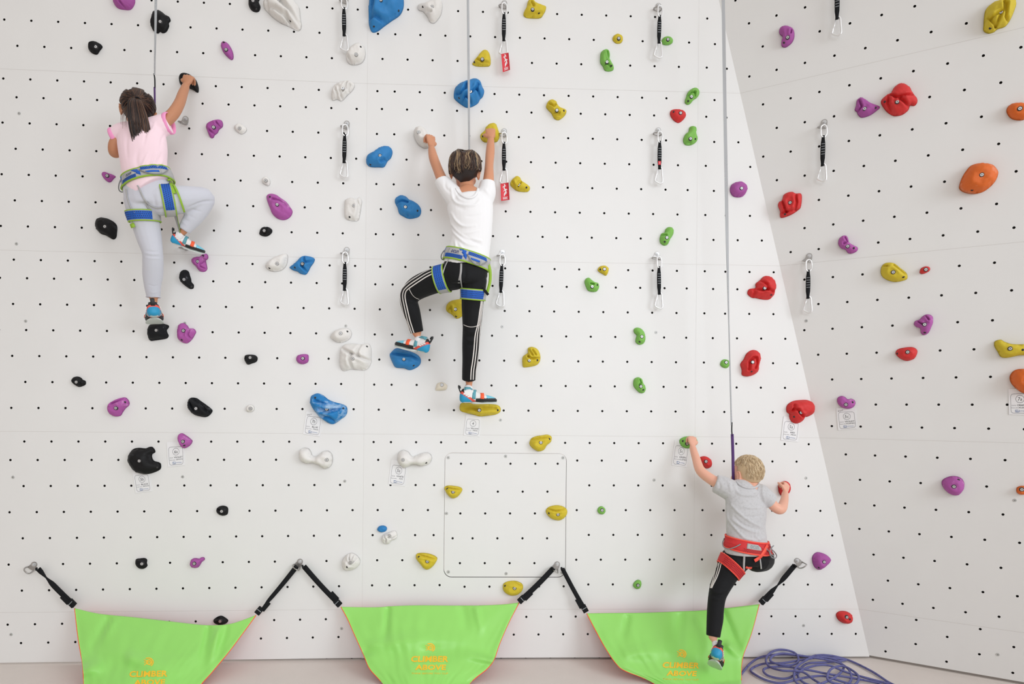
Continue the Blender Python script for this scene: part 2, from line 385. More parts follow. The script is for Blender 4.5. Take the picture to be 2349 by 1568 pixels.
# ---------------------------------------------------------------- climbing holds
HC = {'P': mat('violet_resin', S(164, 78, 156), .62, vary=.13, bump=.5, bump_scale=260), 'K': mat('black_resin', (.005, .005, .006), .55, spec=.25, vary=.3, bump=.6, bump_scale=220, spot=(.03, .033, .04), spot_scale=26, spot_lo=.58),
      'W': mat('white_resin', (.78, .765, .74), .6, vary=.03, bump=.5, bump_scale=220), 'B': mat('blue_resin', S(36, 124, 188), .58, vary=.14, bump=.5, bump_scale=240),
      'Y': mat('yellow_resin', S(208, 186, 42), .65, vary=.10, bump=.6, bump_scale=200), 'G': mat('green_resin', S(124, 186, 82), .62, vary=.09, bump=.5, bump_scale=240),
      'R': mat('red_resin', S(208, 42, 42), .6, vary=.12, bump=.5, bump_scale=260), 'O': mat('orange_resin', S(222, 104, 26), .6, vary=.12, bump=.5, bump_scale=260),
      'C': mat('cream_resin', (.78, .72, .60), .65, vary=.05, bump=.5, bump_scale=220),
      'V': mat('chalked_violet_resin', S(172, 84, 162), .68, vary=.12, spot=S(214, 160, 206), spot_scale=22, spot_lo=.56, bump=.5, bump_scale=260),
      'A': mat('chalked_blue_resin', S(22, 122, 188), .66, vary=.12, spot=S(168, 200, 230), spot_scale=11, spot_lo=.48, bump=.5, bump_scale=240),
      'J': mat('chalked_black_resin', (.006, .007, .009), .65, spec=.25, spot=(.22, .24, .27), spot_scale=22, spot_lo=.60, bump=.5, bump_scale=240),
      'Q': mat('chalked_orange_resin', S(220, 104, 30), .62, vary=.1, spot=S(232, 160, 130), spot_scale=9, spot_lo=.58, bump=.4, bump_scale=260)}
HN = {'P': 'violet', 'V': 'violet', 'K': 'black', 'J': 'black', 'W': 'white', 'B': 'blue', 'A': 'blue', 'Y': 'yellow', 'G': 'green', 'R': 'red', 'O': 'orange', 'Q': 'orange', 'C': 'white'}
REG = {'a': (0, 0, 3.915), 'b': (580, 0, 3.915), 'c': (1160, 0, 3.915), 'd': (1749, 0, 3.915), 'e': (0, 380, 3.915), 'f': (580, 380, 3.915), 'g': (1160, 380, 3.915), 'h': (1749, 380, 3.915),
       'i': (0, 760, 3.915), 'j': (580, 760, 3.915), 'k': (1160, 760, 3.915), 'l': (1749, 760, 3.915), 'm': (0, 1168, 3.915), 'n': (580, 1168, 3.915), 'o': (1160, 1168, 3.915), 'p': (1749, 1168, 3.915),
       'x': (230, 150, 7.83), 'y': (920, 270, 8.7), 'z': (1540, 970, 7.83)}
# colour+region | height cm | outline | bolt | other screw holes | creases | how to tell it from the others
HOLDS = """
Pa|5|1020,0 1035,50 1070,80 1120,90 1170,90 1200,60 1215,10 1190,-50 1100,-80 1030,-50|||1080,20 1110,60 1180,70|violet hold cut by the top edge, up left of the girl's rope
Ka|5|1400,108 1440,102 1480,130 1497,150 1520,152 1534,188 1517,210 1520,240 1495,288 1460,300 1441,286 1420,303 1385,285 1362,240 1365,195 1378,165 1376,135|1440,195|||black clover-shaped hold behind the girl's rope at the top
Ka|4|830,388 870,385 905,398 922,425 900,455 875,490 840,485 808,460 803,430 812,402|860,420|||black rounded hold alone at upper left, above and left of the girl's head
Pa|3.5|1990,400 2010,378 2045,390 2075,430 2095,480 2097,525 2080,540 2045,515 2010,475 1990,430|2031,446|2010,380||slim violet leaf-shaped hold up right of the girl's raised hand
Ka|3.5|2240,0 2235,50 2260,95 2300,112 2330,100 2340,60 2325,20 2335,-15 2290,-60 2250,-40|2273,8|2300,80||black hold cut by the top edge beside the big white one
Kx|5|1470,180 1440,230 1435,320 1480,380 1600,415 1680,450 1740,490 1768,475 1765,380 1720,260 1640,190 1550,165|||1600,415 1560,300|black pointed hold gripped by the girl's raised hand
Pa|4|1856,1150 1862,1125 1900,1100 1940,1085 1985,1080 2002,1105 2000,1140 1970,1165 1955,1195 1930,1215 1915,1240 1890,1235 1870,1190|1918,1142||1945,1100 1965,1130 1980,1160;1880,1170 1915,1195 1950,1200|violet lobed hold right of the girl's pink sleeve
Wa|2.5|2105,1150 2120,1125 2150,1110 2190,1130 2218,1160 2200,1195 2165,1205 2125,1180|2152,1152|||small white hold beside the violet one right of the girl's shoulder
Pe|3|925,70 945,57 975,68 1010,80 1040,98 1020,120 1000,145 975,148 945,125 925,95|963,90|||small violet hold just left of the girl's harness belt
Ke|5.5|870,500 890,475 930,468 980,480 1030,510 1053,545 1052,600 1045,645 1020,662 985,645 950,625 910,612 880,580 866,540|943,546|||large black hold left of the girl's straight thigh
Ve|5|1725,860 1740,835 1775,822 1810,820 1825,800 1855,790 1872,815 1865,840 1850,850 1858,890 1862,930 1835,952 1795,945 1770,910 1740,885|1776,859|1824,808|1820,830 1815,870 1800,890;1800,905 1835,920|violet lobed hold just under the girl's raised foot
Je|4|1620,990 1635,950 1665,935 1695,950 1708,990 1718,1020 1722,1045 1742,1070 1738,1100 1715,1107 1690,1095 1650,1065 1625,1035|1654,1021|1718,1085|1700,1050 1718,1060|black egg-shaped hold with a small knob, right of the girl's straight calf
Je|6|1340,1490 1350,1435 1385,1420 1450,1415 1510,1430 1518,1450 1500,1475 1505,1500 1516,1525 1500,1550 1440,1562 1395,1568 1352,1570 1340,1535|1404,1477|||black block hold the girl's lower foot stands on
Ve|4.5|1598,1480 1610,1430 1650,1412 1685,1435 1700,1458 1740,1462 1762,1490 1750,1520 1725,1560 1685,1593 1640,1585 1605,1555 1597,1520|1648,1480|1632,1562|1700,1480 1690,1520 1700,1550;1735,1480 1745,1500|violet lobed hold right of the black foothold of the girl
Kf|3|60,605 75,570 100,553 140,552 170,570 175,595 155,620 125,635 90,632 65,620|103,583||130,560 125,590 100,615|small knobbly black hold below the chalky violet oval
Wf|3|85,150 95,118 125,100 155,130 155,165 140,183 110,170|116,133|||smallest white knob, above the large violet oval
Vf|5|125,290 135,262 175,253 215,265 250,290 300,325 335,370 357,410 345,450 310,480 265,488 215,470 175,430 155,380 135,330|219,348|153,279|175,300 230,310 290,345 340,400|large violet oval hold with chalk scratches, right of the girl's knee
Wf|4|825,360 832,310 880,290 930,300 960,285 980,320 975,370 965,430 950,490 900,497 850,485 825,450|908,357|869,459|935,310 950,350 945,420 925,480|off-white upright hold with a side ridge between two quickdraws at left
Bf|5.5|1277,330 1285,290 1330,268 1375,278 1410,310 1450,325 1490,355 1512,400 1500,450 1460,470 1400,477 1350,455 1315,430 1300,380|1370,371|1478,403|1290,330 1340,320 1390,330;1400,470 1390,440|blue two-lobed hold left of the older boy's back
Wf|5|115,890 150,855 200,825 260,800 310,795 315,850 300,900 260,940 200,952 150,940 120,915|218,878|149,917||smooth white hold touching the small pointed blue one
Bf|5|333,910 370,885 410,850 450,812 510,815 555,835 548,870 520,910 500,950 475,978 430,970 400,950 365,940 340,925|446,880|378,912|455,820 470,870 540,850;440,900 480,950|pointed blue hold right of a smooth white one
Yf|5|1735,1280 1745,1245 1780,1215 1830,1202 1880,1200 1925,1225 1930,1280 1900,1330 1860,1365 1825,1370 1785,1335 1745,1310|1819,1288|1825,1350|1740,1300 1780,1270 1790,1320|dark yellow hold between the older boy's legs
Wf|5|695,1535 720,1500 760,1470 820,1455 870,1468 890,1505 875,1550 830,1580 770,1588 715,1560|789,1504|848,1487||smooth rounded white hold with two holes, above the big cracked white one
Wj|6|780,215 790,160 830,115 900,108 970,115 1040,110 1063,150 1065,230 1062,290 1020,345 950,345 880,340 820,355 785,320 778,270|896,242|1024,135|805,155 870,190 940,220 1060,270;960,120 940,180 945,215;880,200 870,260 885,330|big white hold with deep cracks left of the older boy's raised foot
Pj|3.5|393,240 405,215 450,203 495,208 502,240 495,275 455,293 415,285 395,265|449,241|||small rounded violet hold left of the big cracked white one
Bj|6|1230,215 1245,185 1290,150 1360,165 1430,185 1480,210 1507,245 1505,290 1470,325 1410,347 1360,330 1320,328 1280,320 1255,280|1357,248|1443,304|1250,200 1330,210 1420,220 1500,260|faceted blue hold under the older boy's raised foot
Cj|2.5|1640,525 1650,480 1660,465 1700,455 1745,480 1738,520 1700,528 1665,530|1698,479|||flat cream-coloured hold left of the older boy's ankle
Yj|6|1857,690 1865,650 1900,640 2050,648 2180,655 2222,680 2222,720 2180,745 2110,755 2035,762 1980,745 1920,732 1870,715|2034,706|2200,706|1900,700 1960,690 2010,700;2060,690 2120,685 2180,690|long yellow ledge hold the older boy's straight leg stands on
Aj|6|517,610 530,575 580,555 630,570 680,610 740,635 800,650 840,670 850,710 835,755 790,790 740,825 705,830 660,810 600,765 570,730 540,690 520,650|663,697|560,594 812,690|560,620 640,650 720,650 830,665;830,690 820,750;600,700 680,720 760,700 800,690;620,760 680,770 720,800|large chalky blue hold above the card marked 7b
Wj|7|418,1120 420,1080 450,1045 500,1048 525,1080 535,1110 560,1120 600,1105 630,1075 680,1070 715,1105 720,1160 700,1210 650,1232 600,1200 540,1180 490,1185 440,1165|663,1152|||white bone-shaped hold without a card
Wj|7|1300,1130 1310,1085 1350,1062 1400,1080 1430,1120 1470,1110 1520,1090 1570,1085 1605,1110 1605,1160 1570,1195 1510,1205 1450,1190 1410,1205 1360,1225 1320,1195 1300,1160|1348,1152|1556,1178||white bone-shaped hold above the card marked 5a
Yj|5|1720,1400 1750,1382 1810,1385 1860,1395 1882,1415 1870,1445 1840,1480 1800,1497 1765,1480 1735,1440|1799,1440|1745,1412|1730,1400 1790,1410 1870,1420|yellow hold on the left edge of the square hatch
Ki|3.5|2198,240 2205,215 2240,207 2290,212 2314,235 2305,270 2265,287 2230,297 2210,280|2247,234||2210,230 2200,250|small black oval hold level with the big cracked white one
Ki|3|650,440 665,412 700,404 730,415 745,432 770,445 770,475 745,490 710,497 680,480 655,460|687,454||735,430 720,460 730,490|small knobbly black hold at far left below the girl
Vi|5|978,690 990,650 1030,620 1080,598 1130,592 1160,625 1162,660 1130,690 1105,725 1085,755 1040,762 1000,745 980,715|1041,687|1121,634|1000,650 1050,630 1090,605;1130,650 1140,665|violet two-lobed chalky hold at left, above the notched black hold
Ji|5|1692,680 1695,630 1715,595 1765,597 1800,620 1850,655 1895,690 1910,715 1885,750 1850,768 1800,762 1745,745 1710,710|1760,691||1730,610 1800,650 1840,700 1880,740;1710,640 1740,700|black ridged shell-like hold right of the chalky violet one
Wi|2.5|2212,690 2225,665 2250,655 2280,670 2285,700 2265,722 2235,722 2215,710|2248,691|||tiny white knob between the black shell-like hold and the chalky blue one
Vi|5|1605,955 1612,925 1635,912 1670,930 1710,960 1730,985 1705,1025 1660,1047 1635,1030 1615,990|1643,988|1654,1021||violet wedge hold at the corner of the card marked 6a
Ki|6.5|1160,1160 1170,1100 1200,1055 1250,1043 1310,1048 1345,1035 1375,1038 1398,1080 1370,1100 1368,1130 1385,1160 1420,1170 1445,1185 1445,1230 1410,1255 1350,1275 1290,1278 1230,1260 1185,1215|1252,1161|1411,1220||big black hold with a bite taken out of its right side
Km|3|1948,20 1950,-10 1975,-30 2010,-35 2045,-20 2050,15 2040,45 2000,55 1965,40|1991,16||1955,-5 1980,5|small black hold right of the card marked 5b
Km|3|1222,480 1225,445 1260,438 1300,435 1322,450 1320,480 1325,505 1300,528 1265,530 1235,510|1275,487||1235,450 1310,450|small black hold above the left green banner
Pm|3.5|1712,480 1720,450 1750,435 1790,440 1810,428 1835,430 1840,450 1815,470 1800,495 1780,518 1745,520 1718,505|1745,485|||small violet hold with a tail above the left green banner
Km|3.5|1920,990 1940,970 1970,955 2000,955 2045,985 2048,1005 2025,1025 1990,1030 1945,1025 1928,1010|1977,1003||1930,985 1980,975 2040,990|small black hold resting on the top edge of the left green banner
Bn|2.5|1118,175 1135,150 1170,143 1200,155 1204,180 1185,198 1150,202 1125,192||||smallest blue hold, just above a small white one
Wn|3.5|1160,250 1180,220 1230,200 1280,190 1298,225 1290,260 1250,275 1225,305 1190,305 1160,280|1226,240||1180,240 1200,270 1190,300;1240,260 1290,240|small craggy white hold under the smallest blue one
Wn|5|800,480 820,430 860,395 900,390 940,415 965,455 955,500 910,535 850,545 810,520|876,479|846,517|900,400 890,450;860,410 870,450;940,420 900,470|white fluted hold above the middle green banner's left strap
Yn|5|1465,420 1475,395 1530,388 1600,400 1655,430 1645,470 1610,515 1565,538 1530,520 1500,480 1470,445|1567,466|1491,425|1480,410 1560,425 1640,450|yellow triangular hold left of the hatch, above the middle banner
Yo|4.5|-25,690 -15,660 30,642 90,640 140,660 157,690 145,730 110,760 60,772 10,755 -20,725|80,706|-5,686|20,660 80,660 140,690|yellow rounded hold just below the square hatch
Yo|4.5|360,20 375,-15 420,-35 480,-38 530,-20 552,10 545,50 515,82 475,97 420,85 385,60|470,44|390,34|380,0 440,10 540,0|yellow hold on the right edge of the square hatch
Go|2.5|823,5 835,-20 862,-30 890,-10 895,15 880,38 858,42 832,30|866,6|||tiny green hold right of the square hatch
Go|3|1143,680 1155,650 1185,630 1212,640 1217,670 1205,700 1180,712 1155,700|1189,680|||small green hold above the right green banner
Yk|4.5|150,290 152,230 180,205 197,190 200,150 235,138 280,155 305,195 312,240 300,280 270,305 210,318 160,320|213,259|284,257|200,225 240,245 300,240;215,170 240,210;240,165 270,210;195,190 205,225|yellow hold with a grooved upper lobe, right of the older boy's lower leg
Gk|4|1148,-10 1160,-30 1195,-33 1235,-5 1252,40 1250,85 1230,112 1195,118 1165,95 1168,60 1175,35 1155,15|1222,46|1204,91||green curved hold, upper of the pair above the right banner's strap
Gk|4|1145,460 1155,425 1190,410 1225,430 1230,460 1250,490 1255,525 1235,552 1200,548 1165,515 1148,490|1214,493|1236,522|1205,430 1215,460 1195,480|green twisted hold directly below the curved green one
Gk|2.5|1926,290 1940,260 1970,250 2005,265 2008,300 1985,328 1950,322 1930,305|1980,277|||tiny green hold beside the small boy's rope
Rk|5.5|2105,300 2115,275 2135,250 2160,200 2200,170 2240,168 2275,195 2285,250 2265,300 2268,345 2240,380 2200,398 2160,403 2120,390 2118,345|2218,275|2210,358|2180,340 2185,270 2215,235 2245,235 2252,290 2235,330;2120,290 2135,350|red ring-shaped hold right of the small boy's rope
Yk|5|213,1000 230,960 270,940 330,930 375,925 412,945 405,990 370,1020 345,1060 300,1075 260,1060 225,1030|316,996|393,964|230,975 300,960 390,950|yellow oval hold just above the square hatch
Gz|5|140,340 160,285 220,250 300,235 400,240 460,300 450,360 400,430 330,450 240,445 180,410|285,370|209,322||green hold gripped by the small boy's raised left hand
Rz|4.5|500,620 560,595 630,600 700,650 720,720 700,785 640,815 590,790 540,720 500,670|622,687|||red rounded hold behind the small boy's raised forearm
Rz|4.5|1920,1180 1915,1120 1950,1070 2020,1040 2080,1050 2120,1100 2120,1200 2060,1290 1990,1310 1950,1280 1925,1230||||red hold gripped by the small boy's right hand
Yg|4.5|40,170 55,130 95,98 130,110 145,145 180,165 217,195 205,230 170,237 110,230 70,205|120,171|186,194|140,150 110,190;60,140 80,190|yellow two-lobed hold touching the red tag by the older boy's shoulder
Gg|4|1385,640 1398,610 1425,600 1435,570 1462,552 1495,562 1507,600 1490,640 1475,660 1455,705 1425,717 1392,700 1382,670|1448,645|1429,681|1400,620 1440,625|green hold just above the lowest right-hand quickdraw of the flat wall
Yg|3|825,935 845,905 890,898 922,920 918,960 900,987 870,972 840,955|887,928|851,930||small yellow triangular hold above a green kidney-shaped one
Gg|4|708,1050 715,1020 745,1005 775,1030 800,1048 830,1055 838,1090 820,1125 790,1133 745,1125 725,1100|777,1084|822,1069|760,1060 790,1065|green kidney-shaped hold below the small yellow triangle
Pg|5|2013,225 2025,175 2070,150 2120,152 2160,185 2162,230 2130,275 2080,285 2035,270|2118,203|||smooth round violet dome beside the small boy's rope
Rg|5.5|2170,1150 2185,1108 2240,1098 2243,1060 2285,1025 2310,998 2346,990 2395,1015 2424,1090 2405,1130 2400,1165 2366,1200 2310,1202 2245,1188 2210,1185|2327,1098|2386,1158|2235,1110 2240,1140 2228,1180;2300,1030 2340,1070 2345,1110;2345,1110 2300,1120 2245,1105;2345,1115 2400,1130|red many-lobed hold beside the slanting corner, left of the lowest right-wall quickdraw
Yc|4.5|160,140 165,110 185,75 200,15 225,0 255,15 275,40 320,55 360,60 358,95 340,130 310,165 240,168 185,162|242,85|299,115|190,130 250,125 330,110;230,20 250,60|yellow horned hold at the top, right of the tagged quickdraw
Yc|2.5|958,350 975,320 1010,310 1045,330 1050,365 1030,390 995,392 970,375|1016,345|||smallest yellow dome near the top, above a long green hold
Gc|2.8|1398,370 1420,340 1460,333 1495,355 1497,385 1465,405 1420,405 1402,390|1457,355|||small green dome beside the top right quickdraw of the flat wall
Gc|4|848,520 855,475 890,452 925,465 935,500 930,540 950,570 968,600 965,630 930,643 890,635 872,600 850,570|910,556|948,589|910,460 925,520;880,580 910,575 940,600|long green hold below the smallest yellow dome
Yb|4|1972,580 1985,555 2020,510 2060,465 2090,453 2120,475 2135,530 2130,590 2080,600 2010,597|2061,532|1990,556|2010,530 2060,560 2125,560|yellow triangular hold left of the upper red tag
Gc|4|1608,905 1620,870 1635,830 1675,800 1715,800 1738,835 1720,875 1685,900 1660,930 1635,942 1612,930|1668,868|1640,906|1640,860 1665,835 1700,835;1690,830 1700,860|green hooked hold just above the red triangular one
Rc|3.5|1475,1015 1490,990 1540,987 1595,1000 1617,1035 1600,1070 1565,1100 1540,1103 1505,1080 1480,1045|1571,1015|1510,1003||red triangular hold between two green ones
Gc|4|1592,1260 1610,1210 1640,1185 1650,1145 1680,1135 1710,1155 1708,1205 1722,1245 1705,1280 1660,1305 1610,1300|1660,1245|1703,1247|1610,1270 1660,1275 1670,1295|green pear-shaped hold just below the red triangular one
Yc|4.5|362,960 380,915 415,898 455,920 465,950 490,975 540,990 543,1015 520,1050 475,1080 435,1065 410,1020 380,990|460,990|522,993|390,930 430,960 450,940;440,1030 500,1040 530,1020;430,1010 480,1020|yellow wrinkled hold upper right of the older boy's raised hand
Wb|7|95,60 110,10 150,-30 260,-60 340,-40 380,20 420,80 430,170 440,240 420,278 380,270 330,245 250,210 180,160 130,110|225,5|337,187|130,60 200,80 280,140 350,200 400,250;300,130 320,220 380,240;230,0 330,90 420,230;110,70 130,10|largest off-white hold, ridged, cut by the top edge
Bb|7.5|1042,70 1050,10 1060,-60 1200,-90 1340,-60 1355,0 1355,60 1340,110 1310,150 1250,190 1180,240 1120,285 1070,290 1045,230 1042,160|1150,2|1309,94 1087,236|1050,150 1090,140 1150,170 1250,185;1080,0 1060,90 1050,150;1340,0 1310,60|largest blue hold, cut by the top edge
Wb|5|1478,60 1510,40 1560,40 1590,20 1640,8 1690,12 1702,50 1695,120 1670,170 1630,212 1590,200 1570,160 1530,110 1490,95|1610,60|1527,60|1560,100 1600,110|white tooth-shaped hold right of the largest blue one
Wb|6|840,520 850,480 890,430 950,402 995,415 1012,470 1005,530 970,575 900,588 855,565|928,489|967,420|850,500 880,560|white smooth cone hold touching a carabiner near the top
Wb|4.5|705,860 720,800 760,755 820,735 870,732 915,760 900,810 850,860 800,910 760,895 720,905|807,791||840,740 830,800 800,830;870,760 850,800 860,840;740,800 760,850 750,890;780,820 790,870|craggy white hold with sharp ridges, below the smooth white cone
Bb|6.5|1805,870 1815,800 1860,760 1930,735 1990,712 2040,730 2060,780 2078,820 2065,870 2040,895 2020,930 1970,960 1920,968 1870,940 1820,900|1955,822|1853,878|1830,840 1870,850 1910,810 1920,760;1870,910 1910,870 1950,900 1970,950;1910,870 1960,840 2010,800 2025,750;2010,800 2050,880|blue many-lobed hold behind the older boy's rope
Wy|9|255,330 290,265 360,230 440,230 510,280 560,350 590,450 570,580 500,620 420,600 340,540 290,460|352,290|||white rounded hold gripped by the older boy's left hand
Bb|5.5|1020,1430 1040,1390 1090,1370 1140,1330 1200,1317 1240,1330 1255,1370 1240,1420 1210,1450 1180,1500 1130,1503 1060,1500 1025,1475|1143,1397|1055,1475|1150,1450 1180,1430 1200,1440|blue hold left of the older boy's raised left forearm
Yy|6|1580,380 1600,320 1660,290 1700,200 1800,130 1890,140 1930,220 1965,340 1950,430 1900,490 1800,480 1680,495 1610,450||1632,369||yellow hold gripped by the older boy's right hand
Pd|4.5|150,290 160,255 205,235 250,245 280,270 288,320 275,370 245,405 205,428 172,415 172,370 180,335 160,315|226,336|194,382|260,270 255,300|violet kidney hold, highest on the slanting right wall
Yd|6.5|1988,170 2000,100 2040,50 2100,20 2180,0 2250,-15 2278,30 2260,100 2225,180 2180,240 2110,265 2080,290 2030,303 1985,280 1985,225|2142,107|2046,253|2170,20 2165,90 2120,170 2100,230;2190,40 2185,100 2180,150 2210,175;2030,160 2060,200 2100,230;2140,110 2060,170|big greenish yellow hold in the top right corner
Pd|4.5|828,990 838,955 850,900 885,877 925,895 975,930 1055,960 1020,1000 960,1040 890,1057 855,1030 850,1010|918,976|1016,966|870,900 890,960 860,1000|violet fish-shaped hold pointing at the big red one
Rd|6|1065,930 1075,890 1120,855 1150,845 1180,790 1230,752 1280,755 1325,790 1350,840 1385,880 1390,920 1365,952 1325,950 1310,990 1260,1030 1205,1043 1165,1038 1110,1000|1212,913|1099,913|1130,865 1125,930 1180,1030;1150,850 1200,880 1260,870 1345,845;1230,890 1290,930 1320,955|largest red hold, knot-like, beside the violet fish-shaped one
Od|5.5|2192,1010 2200,965 2240,935 2300,928 2360,935 2400,970 2395,1030 2350,1075 2280,1080 2225,1060|2312,974|||orange oval hold cut by the right edge, highest of the orange ones
Qh|8|1768,210 1770,165 1800,90 1850,20 1890,-8 1960,-22 2060,-10 2110,40 2115,80 2090,140 2040,195 1970,240 1880,255 1810,240|1970,81|1883,218||big orange shell-shaped hold fully in view
Rh|5.5|140,360 150,325 175,315 190,265 230,240 270,235 300,250 345,250 355,290 345,370 320,400 270,435 210,460 165,467 157,435 160,415|249,331|203,435|180,320 200,380 215,415;300,260 308,330 295,390;180,420 230,410 290,395 330,400|red lobed hold on the right wall beside the upper part of the slanting corner
Vh|4.5|680,690 690,655 720,630 750,628 768,650 780,690 820,715 855,735 850,765 810,787 770,785 745,755 710,745 685,715|766,722|820,739|740,640 760,680 730,700|violet bent hold upper left of the large yellow right-wall hold
Yh|5|1062,960 1070,905 1110,872 1180,875 1240,920 1290,960 1303,1000 1285,1025 1200,1043 1130,1030 1080,1000|1175,955|1266,998|1180,890 1230,930 1280,970;1090,900 1120,900|bright yellow hold in the middle of the right wall, beside a tiny red one
Rh|2.5|1412,950 1425,920 1465,903 1500,912 1502,940 1470,962 1435,972 1415,965|1468,931|||smallest red hold, just right of the bright yellow one
Vh|5|1360,1425 1370,1395 1410,1380 1440,1350 1480,1333 1525,1350 1532,1400 1515,1450 1490,1500 1450,1520 1422,1500 1415,1460 1385,1450|1456,1424|1459,1496|1400,1400 1430,1420;1470,1350 1490,1380|violet three-cornered hold above the red oval of the right wall
Rl|4.5|1195,195 1215,160 1280,143 1350,140 1388,165 1388,200 1360,245 1300,263 1250,250 1215,225|1304,184|1213,198||red oval hold of the right wall, below the violet three-cornered one
Yl|5|2080,110 2090,85 2140,72 2170,90 2230,110 2300,115 2400,115 2420,150 2400,205 2300,215 2200,235 2140,228 2110,180 2085,140|2225,153|2338,165||long yellow hold cut by the right edge
Ql|8|2220,430 2225,390 2260,350 2320,335 2400,345 2450,400 2460,480 2420,545 2350,555 2290,525 2240,475||||big chalky orange hold cut by the right edge above a card
Rl|6|212,690 225,655 270,625 330,615 400,615 445,640 462,690 445,740 400,765 370,762 360,800 310,825 265,815 240,780 238,740 218,725|347,726|286,765|280,700 310,700 335,740 365,765;290,660 280,700 245,740|red curled hold on the slanting corner above a card marked 5a
Vl|4|670,620 680,590 715,578 745,590 765,608 800,603 830,620 833,655 805,685 760,693 710,678 680,650|750,656|809,635||violet bean-shaped hold above the right wall's card marked 5c
Vl|6|1608,1360 1625,1325 1680,1300 1740,1298 1790,1320 1812,1360 1805,1410 1780,1450 1740,1470 1680,1455 1630,1410|1720,1392|1762,1331||violet dome hold alone on the lower right wall
Ol|3.5|2280,1430 2285,1400 2320,1385 2370,1390 2390,1420 2370,1455 2320,1462 2290,1450|2330,1418|||smallest orange hold, cut by the right edge
Pp|5|445,460 450,415 480,385 520,385 570,405 603,435 605,460 570,490 530,525 505,540 465,515|554,470|508,522||violet fan-shaped hold right of the last banner strap
Rp|4.5|660,950 668,925 700,910 750,913 790,935 802,970 790,1005 750,1022 710,1012 675,985|758,966|786,985||red oval hold lowest of all, left of the slanting corner near the floor
Ka|4|1455,1330 1490,1345 1492,1390 1465,1410 1420,1400 1400,1370 1420,1335||||black hold almost hidden behind the girl's pink shirt
"""
def inflate(poly, n_in=22):
    "graph-Laplace inflation of an outline: verts, faces, normalised height (0 at the rim)"
    P_ = [Vector(p) for p in poly]; xs = [p.x for p in P_]; ys = [p.y for p in P_]; size = max(max(xs)-min(xs), max(ys)-min(ys)); h = size/n_in
    # resample the rim
    L = [0]
    for i in range(len(P_)): L.append(L[-1]+(P_[(i+1) % len(P_)]-P_[i]).length)
    n = max(20, int(L[-1]/h)); rim = []
    j = 0
    for k in range(n):
        s = L[-1]*k/n
        while L[j+1] < s: j += 1
        t = (s-L[j])/(L[j+1]-L[j]+1e-12); rim.append(P_[j].lerp(P_[(j+1) % len(P_)], t))
    rp = [(p.x, p.y) for p in rim]; ra = np.array(rp); ins = []
    r = random.Random(3); yy = min(ys)+h/2; odd = 0
    while yy < max(ys):
        xx = min(xs)+(h/2 if odd else 0)
        while xx < max(xs):
            x = xx+r.uniform(-.1, .1)*h; y = yy+r.uniform(-.1, .1)*h
            if inpoly(x, y, rp) and ((ra-np.array([x, y]))**2).sum(1).min() > (.55*h)**2: ins.append(Vector((x, y)))
            xx += h
        yy += h*.87; odd = 1-odd
    vs = rim+ins; ov, oe, of, *_ = geometry.delaunay_2d_cdt(vs, [(i, (i+1) % n) for i in range(n)], [], 0, 1e-8)
    fs = []
    for f in of:
        c = (ov[f[0]]+ov[f[1]]+ov[f[2]])/3
        if inpoly(c.x, c.y, rp):
            a, b_, d = [ov[i] for i in f]; fs.append(tuple(f) if (b_-a).cross(d-a) > 0 else tuple(f)[::-1])
    N_ = len(ov); A = np.zeros((N_, N_)); isr = np.zeros(N_, bool); isr[:n] = True
    for f in fs:
        for a, b_ in ((0, 1), (1, 2), (2, 0)): A[f[a], f[b_]] = 1; A[f[b_], f[a]] = 1
    I = np.where(~isr)[0]; u = np.zeros(N_)
    if len(I):
        Lm = np.diag(A.sum(1))-A; u[I] = np.linalg.solve(Lm[np.ix_(I, I)]+np.eye(len(I))*1e-9, np.ones(len(I)))
    u = np.clip(u, 0, None); u /= u.max() if u.max() > 0 else 1
    return ov, fs, u, n
def segdist(p, a, b_):
    ab = b_-a; t = max(0, min(1, (p-a).dot(ab)/(ab.length_squared+1e-12))); return (p-(a+ab*t)).length
M_sockring = mat('countersink_shadow', (.03, .028, .03), .7); M_whitering = mat('countersink_pale', (.38, .37, .36), .7)
